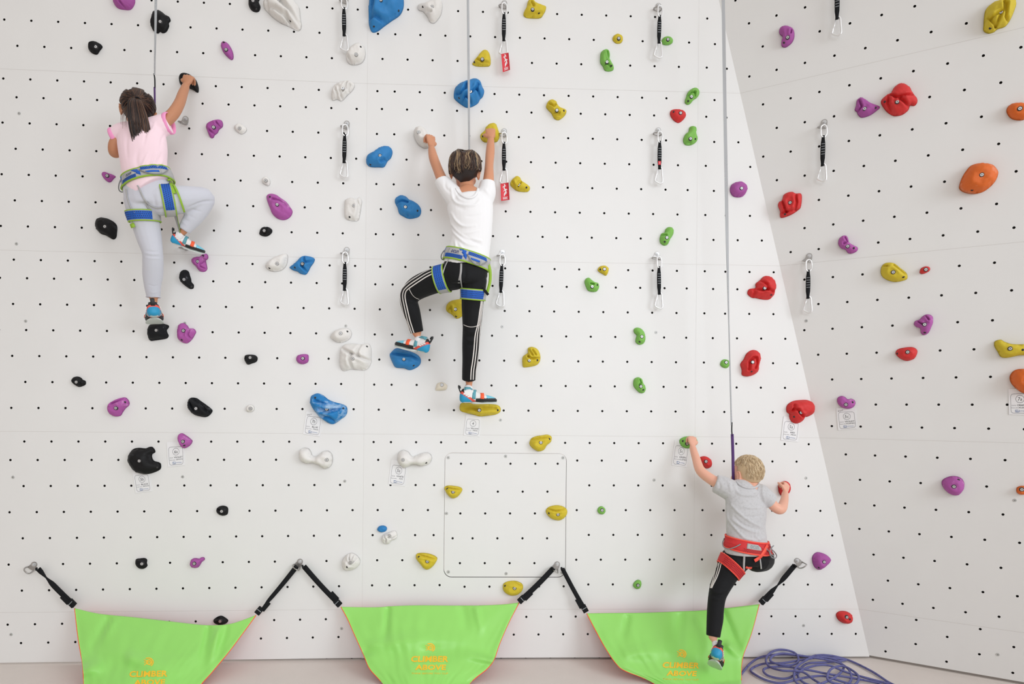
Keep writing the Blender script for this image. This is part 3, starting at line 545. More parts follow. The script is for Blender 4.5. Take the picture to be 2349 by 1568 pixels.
def make_hold(line):
    hdr, H, ol, bolt, hs, gr, lab = line.split('|'); H = float(H)/100
    ox, oy, kk = REG[hdr[1]]; col = hdr[0]
    pp = lambda s: [tuple(float(q) for q in t.split(',')) for t in s.split()]
    px = [(ox+a/kk, oy+b_/kk) for a, b_ in pp(ol)]
    cxp = sum(p[0] for p in px)/len(px); cyp = sum(p[1] for p in px)/len(px)
    c0, n0 = onwall(cxp, cyp); side = 'W' if abs(n0.x) > .3 else ('L' if c0.x < FOLD else 'M')
    def uv(x, y, off=0.):
        r_ = ray(x, y); n = n0; q = c0+n*off; t = (q-CAM).dot(n)/r_.dot(n); return Vector(wall_uv(CAM+r_*t, side))
    poly = spline([tuple(uv(*p)) for p in px], 5, closed=True)
    big_ = max(p[0] for p in poly)-min(p[0] for p in poly)+max(p[1] for p in poly)-min(p[1] for p in poly)
    ov, fs, u, nr = inflate(poly, 32 if gr and big_ > .16 else 22)
    creases = [[uv(ox+a/kk, oy+b_/kk, H*.6) for a, b_ in pp(g)] for g in gr.split(';') if g]
    size = max((Vector(p)-Vector(q)).length for p in poly[::6] for q in poly[::6]); cw = size*.034
    seed = hash(lab) % 1000 if False else sum(map(ord, lab)) % 997
    hv = []
    base = [None]*len(ov)
    for i, p in enumerate(ov):
        s = u[i]**.5; s = min(1, s*1.12)-.12*u[i]; h = H*s
        if i >= nr:
            h += H*.16*s*noise.noise(Vector((p.x*16, p.y*16, seed)))+H*.05*s*noise.noise(Vector((p.x*60, p.y*60, seed)))
            if 'craggy' in lab or 'fluted' in lab: h += H*.35*s*noise.noise(Vector((p.x*45, p.y*30, seed)))
            for g in creases:
                d = min(segdist(p, g[k], g[k+1]) for k in range(len(g)-1)); h -= H*.50*s*math.exp(-(d/cw)**2); h += H*.10*s*math.exp(-((d-cw*2.4)/(cw*1.5))**2)
            h = max(h, H*.05)
        hv.append(h)
    vs = [uv_wall(p.x, p.y, side, hv[i]) for i, p in enumerate(ov)]
    # flat back
    k = len(vs); vs += [uv_wall(p.x, p.y, side, 0) for p in ov[:nr]]
    for i in range(nr):                      # lift the rim so that the hold has an edge
        vs[i] = uv_wall(ov[i].x, ov[i].y, side, .004)
    fs = list(fs)+[(i, k+i, k+(i+1) % nr, (i+1) % nr) for i in range(nr)]+[tuple(k+i for i in range(nr))[::-1]]
    a, b_, d = [vs[i] for i in fs[0]]
    if (b_-a).cross(d-a).dot(n0) < 0: fs = [f[::-1] for f in fs]
    cen = uv_wall(*(sum((Vector(p) for p in poly), Vector((0, 0)))/len(poly)), side)
    fm = [0]*len(fs); bv = BVHTree.FromPolygons(vs, fs)
    body = MB(); body.v = [Vector(v) for v in vs]; body.f = list(fs); body.m = fm
    for h_ in pp(hs):
        q, nn = hit(bv, ox+h_[0]/kk, oy+h_[1]/kk)
        if q is not None:
            nn = (nn+n0).normalized(); body.disc(q-nn*.001, nn, .0062, .0022, 14, 1, .0052)
    root = empty('climbing_hold', cen, ' '.join(lab.split()), 'climbing hold', HN[col]+' climbing holds')
    body.build('hold_body', [HC[col], M_sockring], root)
    if bolt:
        bx_, by_ = [float(t) for t in bolt.split(',')]; q, nn = hit(bv, ox+bx_/kk, oy+by_/kk)
        if q is not None:
            nn = (nn*.5+n0*2).normalized(); m_ = MB()
            m_.disc(q-nn*.004, nn, .0112, .0056, 20, 0, .0104); m_.disc(q, nn, .0078, .0034, 18, 1, .0072); m_.disc(q+nn*.0034, nn, .0034, .0003, 6, 2)
            m_.build('bolt', [M_whitering if col in 'WC' else M_sockring, M_galv, M_dark2], root, smooth=False)
    return root
for line in HOLDS.strip().split('\n'): make_hold(line)
# ---------------------------------------------------------------- text as mesh
_TX = {}
def textmesh(s, bold=0.):
    k = (s, bold)
    if k not in _TX:
        c = bpy.data.curves.new('t', 'FONT'); c.body = s; c.align_x = 'CENTER'; c.align_y = 'CENTER'; c.size = 1; c.offset = bold; c.resolution_u = 2
        o = bpy.data.objects.new('t', c); COL.objects.link(o); dg = bpy.context.evaluated_depsgraph_get()
        me = bpy.data.meshes.new_from_object(o.evaluated_get(dg)); _TX[k] = ([v.co.xy.copy() for v in me.vertices], [tuple(p.vertices) for p in me.polygons])
        bpy.data.objects.remove(o); bpy.data.curves.remove(c); bpy.data.meshes.remove(me)
    return _TX[k]
def put_text(mb, s, fn, cx, cy, w, h, mi=0, bold=0., shear=0., rot=0.):
    "fit text s into a w x h box centred at (cx, cy) of the local frame, fn maps local x,y to world"
    vs, fs = textmesh(s, bold); xs = [v.x for v in vs]; ys = [v.y for v in vs]
    x0, x1, y0, y1 = min(xs), max(xs), min(ys), max(ys); c, s_ = math.cos(rot), math.sin(rot)
    out = []
    for v in vs:
        a = ((v.x-x0)/(x1-x0)-.5)*w; b_ = ((v.y-y0)/(y1-y0+1e-9)-.5)*h; a += b_*shear; out.append(fn(cx+a*c-b_*s_, cy+a*s_+b_*c))
    mb.add(out, fs, mi)
def stroke(mb, pts, fn, wd, mi=0, closed=False):
    pts = [Vector((*p, 0)) for p in pts]; n = len(pts); vs = []
    for i, p in enumerate(pts):
        t = (pts[(i+1) % n]-pts[i-1]) if closed else (pts[min(i+1, n-1)]-pts[max(i-1, 0)]); t.normalize(); q = Vector((-t.y, t.x, 0))*wd/2
        vs += [fn(*(p+q).xy), fn(*(p-q).xy)]
    fs = [(2*i, 2*i+1, 2*((i+1) % n)+1, 2*((i+1) % n)) for i in range(n if closed else n-1)]
    mb.add(vs, fs, mi)
# ---------------------------------------------------------------- bolt hangers and quickdraws, built once at the origin (x right, -y out of the wall)
def copy_tree(o, parent=None):
    c = o.copy(); COL.objects.link(c)
    if parent is not None: c.parent = parent
    for ch in [q for q in bpy.data.objects if q.parent == o and q != c]: copy_tree(ch, c)
    return c
def frame_at(px, py, off=0.):
    p, n = onwall(px, py, off); z = V(0, 0, 1); z = (z-n*z.dot(n)).normalized(); x = (-n).cross(z)
    return p, Matrix((x, -n, z)).transposed().to_euler()
def build_hanger():
    r = empty('bolt_hanger', V(0, 0, 0)); m = MB()
    out = [(.016*math.cos(a), .016*math.sin(a)) for a in [math.radians(-10+20*i) for i in range(11)]]+[(-.02, -.008), (-.030, -.024), (-.014, -.030), (.008, -.034), (.015, -.018)]
    vs = [V(x, -.0005, z) for x, z in out]+[V(x, -.0038, z) for x, z in out]; n = len(out)
    m.add(vs, [(i, (i+1) % n, n+(i+1) % n, n+i) for i in range(n)]+[tuple(range(n))[::-1], tuple(range(n, 2*n))][::1], 0)
    m.build('plate', M_steel, r, smooth=False)
    m = MB(); m.tube(spline([(-.026, -.003, -.020), (-.031, -.018, -.024), (-.020, -.036, -.030), (.000, -.043, -.036), (.009, -.034, -.040), (.010, -.016, -.036), (.010, -.003, -.028)], 5), .0036, 8)
    m.build('ring', M_steel, r)
    m = MB(); m.disc(V(0, -.0038, 0), V(0, -1, 0), .0115, .0022, 20, 0, .011); m.disc(V(0, -.006, 0), V(0, -1, 0), .0085, .006, 6, 0, .0078); m.disc(V(0, -.012, 0), V(0, -1, 0), .0042, .004, 10, 0)
    m.build('bolt', M_galv, r, smooth=False)
    return r
def build_draw(tag_red=False):
    r = empty('quickdraw', V(0, 0, 0)); Y = -.036
    def biner(name, pts, rad, gate, parent, mm=M_alu):
        m = MB(); m.tube(spline([V(*p) for p in pts], 6, closed=True), rad, 8, closed=True); o = m.build(name, mm, parent)
        m = MB(); m.tube([V(*p) for p in gate], rad*.62, 8); m.build('gate', M_alu, o); return o
    biner('upper_carabiner', [(.000, Y-.003, -.024), (-.012, Y-.008, -.032), (-.014, Y-.012, -.055), (-.013, Y-.010, -.078), (.000, Y-.004, -.088), (.013, Y+.002, -.078), (.015, Y, -.055), (.011, Y, -.032)], .0042, [(.0155, Y+.001, -.040), (.0165, Y+.004, -.074)], r)
    m = MB(); zs = [-.080, -.092, -.104, -.12, -.16, -.20, -.216, -.228, -.240]; ws = [.015, .0155, .018, .0225, .024, .0225, .018, .0155, .015]
    pts = [V(-.002+.0, Y-.004, z) for z in zs]; m.ribbon(pts, V(0, -1, 0), ws, .0045)
    m.box(V(-.002, Y-.0065, -.232), V(.0078, 0, 0), V(0, .0035, 0), V(0, 0, .010))
    s_ = m.build('sling', M_black, r)
    m = MB()
    for i in range(5): m.box(V(-.001, Y-.0088, -.124-.0135*i), V(.0088, 0, 0), V(0, .0004, 0), V(0, 0, .0014))
    m.build('woven_bars', M_grey, s_, smooth=False)
    if tag_red:
        m = MB(); m.box(V(-.003, Y-.0092, -.207), V(.0075, 0, 0), V(0, .0006, 0), V(0, 0, .0105)); q = m.build('label_patch', M_red, r, smooth=False); q['label'] = 'red patch with a small white emblem'
        m = MB(); stroke(m, [(-.004, -.203), (-.001, -.2045), (-.004, -.207), (-.0015, -.2095), (-.003, -.212)], lambda x, z: V(x, Y-.0101, z), .0016); m.build('emblem', M_white, q)
    biner('lower_carabiner', [(.001, Y-.003, -.229), (-.010, Y, -.238), (-.013, Y, -.252), (-.024, Y+.003, -.296), (-.022, Y+.004, -.306), (.000, Y+.002, -.319), (.014, Y, -.3175), (.018, Y, -.306), (.0155, Y-.001, -.27), (.012, Y-.002, -.238)], .0050, [(-.008, Y-.004, -.246), (-.0235, Y+.002, -.294)], r)
    return r
M_grey = mat('grey_thread', S(150, 155, 160), .7); M_red = mat('red_label', S(222, 58, 70), .55); M_white = mat('white_print', (.85, .85, .86), .6)
H0 = build_hanger(); Q0 = build_draw(); Q1 = build_draw(True)
FIRST = {}
def place(proto, px, py, lab, cat, group, twist=0., off=0., dz=0.):
    o = proto if id(proto) not in FIRST else copy_tree(proto); FIRST[id(proto)] = 1
    p, e = frame_at(px, py, off); o.location = p; o.rotation_euler = e
    if twist: o.rotation_euler.rotate_axis('Y', twist)
    tag(o, lab, cat, group); return o
QD = [(793, -4, 'leftmost column, topmost quickdraw, half cut by the top edge'), (795.8, 283.5, 'leftmost column, middle quickdraw, left of two blue holds'), (795.8, 572.8, 'leftmost column, lowest quickdraw, right of the pointed blue hold'),
      (1157, 8, 'middle column, topmost quickdraw, carrying a tilted red tag'), (1156.5, 301, 'quickdraw carrying a red tag beside the older boy\'s right arm'), (1153, 578, 'quickdraw right of the older boy\'s harness, without a tag'),
      (1510.5, 14, 'right column of the flat wall, topmost quickdraw, beside a small green dome'), (1510, 299, 'quickdraw with a red patch on its black sling'), (1507.5, 583, 'right column of the flat wall, lowest quickdraw, under a green hold'),
      (1922, -58, 'slanting wall, topmost quickdraw, cut by the top edge'), (1890.8, 280.5, 'slanting wall, middle quickdraw, below the violet fish-shaped hold'), (1856.3, 587, 'slanting wall, lowest quickdraw, near the corner')]
HL_ = ['leftmost column, topmost, cut by the top edge', 'leftmost column, middle one', 'leftmost column, lowest', 'middle column, topmost', 'middle column, beside the gripped yellow hold', 'middle column, lowest', 'right column of the flat wall, topmost', 'right column of the flat wall, middle one', 'right column of the flat wall, lowest', 'slanting wall, topmost, out of the top edge', 'slanting wall, middle one', 'slanting wall, lowest']
for i, (x, y, lab) in enumerate(QD):
    place(Q1 if 'red patch' in lab else Q0, x, y, 'black-slung '+lab if lab.startswith('quickdraw') else lab, 'quickdraw', 'quickdraws on the climbing wall', twist=(-.02, .01, .0, .0, -.01, .03, .02, .0, -.02, .0, .02, .01)[i])
    place(H0, x, y, 'bolt hanger: '+HL_[i], 'bolt hanger', 'steel bolt hangers')
for x, y, lab, tw in ((426, 273, 'empty steel bolt hanger beside the girl\'s raised upper arm', .0), (428, 560, 'empty steel bolt hanger under the girl\'s raised foot', .0), (79, 1294, 'bolt hanger at far left holding the left green banner', .3),
                      (688.5, 1287, 'bolt hanger between the left and middle green banners', .2), (1278, 1293, 'bolt hanger at the hatch corner between the middle and right banners', .2), (1828, 1285, 'bolt hanger at right holding the right green banner', -1.0)):
    place(H0, x, y, lab, 'bolt hanger', 'steel bolt hangers', tw)
# ---------------------------------------------------------------- red tags on two carabiners
def red_tag(c, lab):
    p = [P(x, y, .045) for x, y in c]                                                  # TL TR BR BL
    def fn(s, t, o=0.): a = p[0].lerp(p[1], s); b_ = p[3].lerp(p[2], s); q = b_.lerp(a, t); return q+V(0, -1, 0)*(o+.004*math.sin(3*t))
    m = MB(); n = 8; vs = [fn(i/2, j/n) for j in range(n+1) for i in range(3)]+[fn(i/2, j/n, .0008) for j in range(n+1) for i in range(3)]; fs = []
    K_ = 3*(n+1)
    for j in range(n):
        for i in range(2): a = j*3+i; fs += [(a, a+1, a+4, a+3), (K_+a, K_+a+3, K_+a+4, K_+a+1)]
        fs += [(j*3, K_+j*3, K_+j*3+3, j*3+3), (j*3+2, j*3+5, K_+j*3+5, K_+j*3+2)]
    fs += [(i, i+1, K_+i+1, K_+i) for i in range(2)]+[(3*n+i, K_+3*n+i, K_+3*n+i+1, 3*n+i+1) for i in range(2)]
    m.add(vs, fs); o = m.build('paper_tag', M_red, None); tag(o, lab, 'tag', 'red paper tags')
    m = MB(); g = lambda x, y: fn(x, y, .0014)
    body = spline([(.50, .90), (.47, .80), (.42, .70), (.55, .60), (.62, .50), (.48, .40), (.40, .32), (.44, .26)], 5)
    stroke(m, body, g, .09); stroke(m, spline([(.62, .50), (.70, .42), (.58, .36), (.42, .30), (.36, .24)], 4), g, .04)
    for a in (((.45, .80), (.60, .84), (.64, .78)), ((.45, .78), (.30, .80), (.26, .74)), ((.56, .58), (.72, .62), (.76, .56)), ((.56, .56), (.38, .56), (.34, .50))): stroke(m, a, g, .045)
    m.ell(fn(.5, .9, .0014), (.003, .0004, .004), seg=10, rings=6)
    for k_ in range(3): stroke(m, [(.22, .17-.05*k_), (.80-.08*(k_ % 2), .17-.05*k_)], g, .022)
    m.build('lizard_print', M_white, o)
red_tag([(1149.5, 124), (1166.5, 121), (1170, 160), (1153.5, 165.5)], 'red paper tag with a white lizard, on the topmost middle quickdraw')
red_tag([(1148, 421.5), (1166.5, 418.5), (1169, 458), (1149.5, 460.5)], 'red paper tag with a white lizard, level with the older boy\'s shoulder')
# ---------------------------------------------------------------- route cards
M_card = mat('laminated_paper', (.84, .845, .86), .45); M_ink = mat('grey_print', (.16, .16, .18), .6); M_pen = mat('marker_ink', (.03, .03, .035), .6); M_logo = mat('blue_print', (.06, .14, .34), .6)
def card(c, grade, col, setter, lab, extra=None):
    q = [onwall(x, y, .003) for x, y in c]; p = [a for a, _ in q]; n = q[0][1]
    def fn(s, t, o=0.): a = p[0].lerp(p[1], s); b_ = p[3].lerp(p[2], s); return b_.lerp(a, t)+n*o
    m = MB(); vs = [fn(s, t, o) for o in (-.0022, 0) for s, t in ((0, 0), (1, 0), (1, 1), (0, 1))]
    m.add(vs, [(4, 5, 6, 7), (3, 2, 1, 0), (0, 1, 5, 4), (1, 2, 6, 5), (2, 3, 7, 6), (3, 0, 4, 7)]); o = m.build('route_card', M_card, None, smooth=False); tag(o, lab, 'route card', 'route cards under the start holds')
    A = .70                                                                            # height/width of the printed part
    g = lambda x, y: fn(x, y, .0006)
    m = MB(); rr = rrect(.10, .06, .92, .80, .11, 4); stroke(m, rr, g, .012, 0, True)
    r_ = .19; stroke(m, [(.52+r_*math.cos(a), .60+r_*.76*math.sin(a)) for a in [2*math.pi*i/28 for i in range(28)]], g, .014, 0, True); m.build('printed_frame', M_ink, o)
    m = MB(); put_text(m, grade, g, .52, .60, .085*max(1.2, len(grade)*1.15), .13, 0, -.004, .15); put_text(m, col, g, .64, .365, .085*len(col), .065, 0, .005, .1); put_text(m, setter, g, .70, .272, .075*len(setter), .052, 0, -.002, .1)
    if extra: put_text(m, extra, g, .22, .87 if len(extra) < 6 else .84, .28, .06, 0, -.01, .2, .15)
    m.build('handwriting', M_pen, o)
    m = MB(); put_text(m, 'ROUTE:', g, .24, .355, .20, .035, 0); put_text(m, 'Route setter:', g, .30, .265, .34, .035, 0)
    m.build('printed_words', M_ink, o)
    m = MB(); stroke(m, [(.42, .175), (.30, .175), (.30, .105), (.42, .105)], g, .022, 0); stroke(m, [(.47, .185), (.47, .105), (.37, .105), (.37, .14)], g, .022, 0); put_text(m, 'CITYWALL', g, .67, .14, .34, .042)
    m.build('logo', M_logo, o)
card([(303.3, 1080.5), (341, 1077.5), (348, 1126), (311, 1130.5)], '5b', 'BLACK', 'SIMON', 'white route card marked 5b BLACK under the notched black hold')
card([(382.3, 1014.2), (421.6, 1012.5), (423.7, 1066.7), (385, 1070.3)], '6a', 'VIOLET', 'SIMON', 'white route card marked 6a VIOLET beside a violet wedge hold')
card([(702.8, 942.8), (741, 947), (733.9, 1000.8), (694.9, 994.9)], '7b', 'BLUE', 'MIHA', 'white route card marked 7b BLUE under the chalky blue hold', 'EASY')
card([(898, 1053.7), (935.6, 1058.9), (928.7, 1114.5), (890.9, 1110)], '5a', 'WHITE', 'TIM', 'white route card marked 5a WHITE under a bone-shaped hold')
card([(1069, 950), (1104, 953), (1099.8, 1001.4), (1063.5, 998)], '4', 'YELLOW', 'MIHA', 'white route card marked 4 YELLOW under the long yellow ledge hold')
card([(1547.7, 1009), (1583, 1013.5), (1575.6, 1071), (1540.6, 1066.4)], '5c', 'GREEN', 'KLEMEN', 'white route card marked 5c GREEN below the small boy\'s left hand')
card([(1797.5, 954), (1836, 959), (1830.2, 1012.9), (1791.1, 1009)], '5a', 'RED', 'MIHA', 'white route card marked 5a RED beside the slanting corner')
card([(1918, 935.2), (1962, 934.2), (1966.5, 982.5), (1922.5, 986.3)], '5c', 'VIOLET', 'KLEMEN', 'white route card marked 5c VIOLET on the slanting right wall', 'RIGHT')
card([(2313.2, 891.4), (2364, 890), (2365, 951), (2314.3, 950.4)], '7a', 'ORANGE', 'KLEMEN', 'route card marked 7a under the orange hold at the right edge')
# ---------------------------------------------------------------- green safety banners
M_green = mat('green_tarpaulin', S(150, 222, 106), .38, vary=.05, bump=.08, bump_scale=30, sheen=.2); M_orange = mat('orange_tarpaulin', S(255, 84, 40), .55); M_print = mat('amber_print', S(250, 196, 44), .6)
def lerp_poly(pts, t):
    n = len(pts)-1; f = max(0, min(n-1e-6, t*n)); i = int(f); f -= i
    g = lambda k: pts[max(0, min(n, k))]
    a, b_, c, d = g(i-1), g(i), g(i+1), g(i+2)
    return tuple(.5*(2*b_[j]+(c[j]-a[j])*f+(2*a[j]-5*b_[j]+4*c[j]-d[j])*f*f+(3*b_[j]-a[j]-3*c[j]+d[j])*f**3) for j in (0, 1))
def banner(top, left, right, folds, logo, lab, d0=.05, d1=.42, bul=.05):
    root = empty('safety_banner', P(*top[len(top)//2], d0), lab, 'banner', 'green safety banners at the foot of the wall')
    NU, NV = 64, 56; ymax = 1700.
    def pos(u, v):
        l = lerp_poly(left, v); r = lerp_poly(right, v); t = lerp_poly(top, u); tt = top[0][1]*(1-u)+top[-1][1]*u
        x = l[0]*(1-u)+r[0]*u; y = l[1]*(1-u)+r[1]*u; k_ = (1-v)**2
        x += (t[0]-(top[0][0]*(1-u)+top[-1][0]*u))*k_; y += (t[1]-tt)*k_; return x, y
    g = []
    for j in range(NV+1):
        for i in range(NU+1):
            u = i/NU; v = j/NV; x, y = pos(u, v)
            s = min(1, max(0, (y-1385)/190)); d = d0+(d1-d0)*s**1.15+bul*math.sin(math.pi*u)*min(1, v*3)
            d += (.012*noise.noise(Vector((u*4, v*3, 2)))+.004*noise.noise(Vector((u*22, v*5, 7))))*min(1, v*6)
            for (fx0, fy0, fx1, fy1, w, a) in folds:
                A_ = Vector((fx0, fy0)); D_ = Vector((fx1, fy1))-A_; tt_ = max(0, min(1, (Vector((x, y))-A_).dot(D_)/D_.length_squared)); dd = (Vector((x, y))-A_-D_*tt_).length; d += 1.7*a*math.exp(-(dd/(w*(.8+.5*tt_)))**2)*(1-.85*tt_*tt_)
            p = P(x, y, d)
            if p.z < .016:                                                             # lies on the floor mat
                p = onfloor(x, y, .016) if y > 1540 else V(p.x, p.y, .016)
            g.append(p)
    back = []
    for k_ in range(len(g)):
        i = k_ % (NU+1); j = k_//(NU+1); a = g[j*(NU+1)+min(i+1, NU)]-g[j*(NU+1)+max(i-1, 0)]; b_ = g[min(j+1, NV)*(NU+1)+i]-g[max(j-1, 0)*(NU+1)+i]
        n = a.cross(b_).normalized(); n = (n if n.y > 0 else -n) if abs(n.z) < .75 else (n if n.z < 0 else -n); back.append(g[k_]+n*.004+(V(0, 0, -.001) if g[k_].z > .02 else V(0, 0, 0)))
    m = MB(); K_ = len(g); fs = []; mi = []
    for j in range(NV):
        for i in range(NU):
            a = j*(NU+1)+i; fs.append((a, a+NU+1, a+NU+2, a+1)); mi.append(0); fs.append((K_+a, K_+a+1, K_+a+NU+2, K_+a+NU+1)); mi.append(1)
    for j in range(NV):
        for i in (0, NU): a = j*(NU+1)+i; fs.append((a, a+NU+1, K_+a+NU+1, K_+a)); mi.append(1)
    for i in range(NU): fs.append((i, i+1, K_+i+1, K_+i)); mi.append(0)
    m.v = g+back; m.f = fs; m.m = mi; cl = m.build('cloth', [M_green, M_orange], root)
    for i in (0, NU): m = MB(); m.tube([(g[j*(NU+1)+i]+back[j*(NU+1)+i])/2 for j in range(NV+1) if (g[j*(NU+1)+i]).z > .017], .0026, 8); m.build('edge_piping', M_orange, cl)
    bv = BVHTree.FromPolygons(g, [f for f, q in zip(fs, mi) if q == 0 and max(f) < K_])
    cx, cy, rot, sc = logo
    def fn(x, y):
        q, n = hit(bv, cx+(x*math.cos(rot)+y*math.sin(rot))*sc, cy+(x*math.sin(rot)-y*math.cos(rot))*sc)
        return q+n*.0012 if q is not None else P(cx, 1720, .5)
    m = MB(); put_text(m, 'CLIMBER', fn, 0, 9, 86, 14, 0, .03, .12); put_text(m, 'ABOVE', fn, 2, -10, 70, 12.5, 0, .03, .12); put_text(m, 'THINK BEFORE YOU CLIP', fn, 0, -24, 84, 3.6, 0, 0, .1)
    m.build('lettering', M_print, cl)
    m = MB()
    stroke(m, [(11*math.cos(a), 35+9.5*math.sin(a)) for a in [math.radians(-60+15*i) for i in range(13)]], fn, 2.4); stroke(m, [(2+5.5*math.cos(a), 35+5*math.sin(a)) for a in [2*math.pi*i/16 for i in range(16)]], fn, 2.6, 0, True)
    stroke(m, [(-10, 41), (-4, 38), (-9, 35), (-4, 32), (-9, 29)], fn, 1.8); stroke(m, [(-2, 35), (4, 36), (7, 32)], fn, 2.)
    m.build('emblem', M_print, cl)
    return root
def strap(root, a, b_, w0, w1, flip, buckle_len=.055, twist=None):
    "webbing from hanger pixel a to banner corner b, with ladder buckle at the banner end"
    pa = P(a[0], a[1], .03); pb = P(b_[0], b_[1], .052); n = 14; pts = []; ws = []; ns = []
    for i in range(n+1):
        t = i/n; p = pa.lerp(pb, t)+V(0, 0, -.006*math.sin(math.pi*t)); pts.append(p)
        w = w0+(w1-w0)*t
        if twist: w *= 1-.72*math.exp(-((t-twist)/.10)**2)
        ws.append(w); ns.append(V(.1*flip*math.sin(3*t), -1, 0))
    m = MB(); m.ribbon(pts, ns, ws, .0025); s_ = m.build('strap', M_black, root)
    d = (pb-pa).normalized(); x = d.cross(V(0, -1, 0)).normalized(); m = MB()
    c = pb-d*.022; m.box(c+V(0, -.003, 0), x*.016, V(0, .006, 0), d*.020); m.box(c+V(0, -.010, 0)-d*.004, x*.013, V(0, .002, 0), d*.0015, 1)
    m.box(pb-d*.062+x*.012*flip+V(0, -.004, 0), x*.012, V(0, .0015, 0), d*.028)
    m.build('buckle', [M_black, M_grey], s_, smooth=False)
    m = MB(); m.tube([pa+V(-.007, -.004, .005), pa+V(0, -.014, -.002), pa+V(.006, -.004, -.006)], .006, 8); m.build('knot', M_black, s_)
T1 = [(175, 1391), (230, 1404), (306, 1412), (383, 1421), (460, 1430), (498, 1431.5), (536, 1427), (587, 1409)]
T1 = spline(T1, 4)
b1 = banner(T1, [(171, 1394), (180, 1468), (189, 1522), (192, 1570), (198, 1660)], [(587, 1410), (536, 1480), (490, 1536), (452, 1580), (400, 1660)], [(248, 1420, 205, 1500, 10, -.010), (262, 1420, 235, 1470, 6, .008), (478, 1440, 462, 1530, 8, -.010), (500, 1445, 480, 1530, 7, .009), (520, 1440, 495, 1520, 7, -.007), (192, 1540, 240, 1520, 16, .02), (300, 1510, 420, 1545, 18, .012)], (341, 1554, -.02, 1.02), 'left green banner whose lettering is cut by the bottom edge', .05, .34, .03)
strap(b1, (88, 1304), (172, 1389), .030, .030, 1, twist=.22); strap(b1, (681, 1298), (589, 1407), .028, .020, -1, twist=.85)
T2 = spline([(783, 1389), (860, 1390), (910, 1387), (960, 1385.5), (1040, 1386), (1110, 1385.5), (1160, 1383), (1191, 1379)], 4)
b2 = banner(T2, [(782, 1391), (797, 1418), (812, 1452), (835, 1503), (849, 1534), (880, 1570), (925, 1640)], [(1191, 1381), (1168, 1426), (1146, 1476), (1133, 1513), (1116, 1534), (1076, 1569), (1030, 1640)], [(890, 1395, 882, 1480, 7, -.012), (1092, 1395, 1105, 1450, 6, .012), (1060, 1390, 1075, 1460, 9, -.008), (860, 1480, 1000, 1462, 16, .012), (1128, 1515, 1060, 1498, 9, .016), (830, 1500, 880, 1482, 8, -.01), (980, 1495, 1100, 1490, 20, -.012)], (986, 1520, .0, 1.0), 'middle green banner with its full amber lettering', .05, .34, .03)
strap(b2, (697, 1298), (781, 1388), .030, .030, -1); strap(b2, (1269, 1303), (1190, 1380), .030, .030, -1)
T3 = spline([(1346, 1405), (1410, 1404), (1466, 1403.5), (1543, 1400.5), (1620, 1397), (1671, 1391.5), (1742, 1383)], 4)
b3 = banner(T3, [(1346, 1406), (1366, 1444), (1390, 1487), (1416, 1524), (1437, 1539), (1504, 1569), (1600, 1640)], [(1742, 1385), (1724, 1452), (1706, 1500), (1701, 1530), (1700.5, 1568), (1700, 1600), (1700, 1640)], [(1660, 1400, 1700, 1505, 7, -.016), (1670, 1480, 1701, 1506, 9, .02), (1440, 1415, 1425, 1470, 8, -.01), (1560, 1410, 1550, 1500, 16, -.014), (1600, 1420, 1640, 1500, 12, .01), (1440, 1500, 1560, 1480, 18, .01)], (1562, 1534, .02, .98), 'right green banner behind the small boy\'s lower foot', .05, .34, .03)
strap(b3, (1290, 1303), (1345, 1403), .024, .026, 1); strap(b3, (1823, 1296), (1744, 1383), .030, .030, -1, twist=.5)
# ---------------------------------------------------------------- auto-belay webbing and slings
M_web = mat('grey_woven_webbing', (.50, .52, .55), .6); 
def weave(m, c1, c2, sc):
    N = m.node_tree.nodes; L = m.node_tree.links; p = N['Principled BSDF']; tc = N.new('ShaderNodeTexCoord'); w = N.new('ShaderNodeTexChecker'); w.inputs['Scale'].default_value = sc
    w.inputs[1].default_value = (*c1, 1); w.inputs[2].default_value = (*c2, 1); L.new(tc.outputs['Object'], w.inputs['Vector']); L.new(w.outputs[0], p.inputs['Base Color'])
weave(M_web, (.13, .135, .15), (.70, .72, .74), 330)
M_purple = mat('purple_sling', (.085, .03, .16), .7, bump=.4, bump_scale=500)
def webbing(pts, lab, sling, mid=None, w_sl=.012):
    "pts: px, py, distance, seen width in px (the flat band is turned on its axis)"
    root = empty('belay_rope', P(pts[-1][0], pts[-1][1], pts[-1][2]), lab, 'rope', 'belay lines'); full = .017
    pp = spline(pts, 6); m = MB(); vs = []; fs = []
    for i, (x, y, d, w) in enumerate(pp):
        p = P(x, y, d); vw = (p-CAM).normalized(); side = V(1, 0, 0); side = (side-vw*side.dot(vw)).normalized(); mw = w*(d*-1+3.459)/FPX
        c = min(1, mw/full); s_ = math.sqrt(max(0, 1-c*c)); h = side*c+vw*s_; h = h*full/2; t = V(0, 0, 1).cross(h).normalized()*.0012
        vs += [p-h-t, p+h-t, p+h+t, p-h+t]
    for i in range(len(pp)-1):
        for j in range(4): k_ = i*4; fs.append((k_+j, k_+(j+1) % 4, k_+4+(j+1) % 4, k_+4+j))
    fs += [(3, 2, 1, 0), tuple(len(vs)-4+j for j in range(4))]
    m.add(vs, fs); m.build('webbing', M_web, root, smooth=False)
    if mid:
        m = MB(); m.tube([P(x, y, d) for x, y, d in spline(mid, 5)], .0034, 8); m.build('stitched_end', M_black, root)
    if sling:
        m = MB(); m.ribbon([P(x, y, d-.001) for x, y, d in spline(sling, 5)], V(0, -1, 0), w_sl, .004); m.build('sling', M_purple, root)
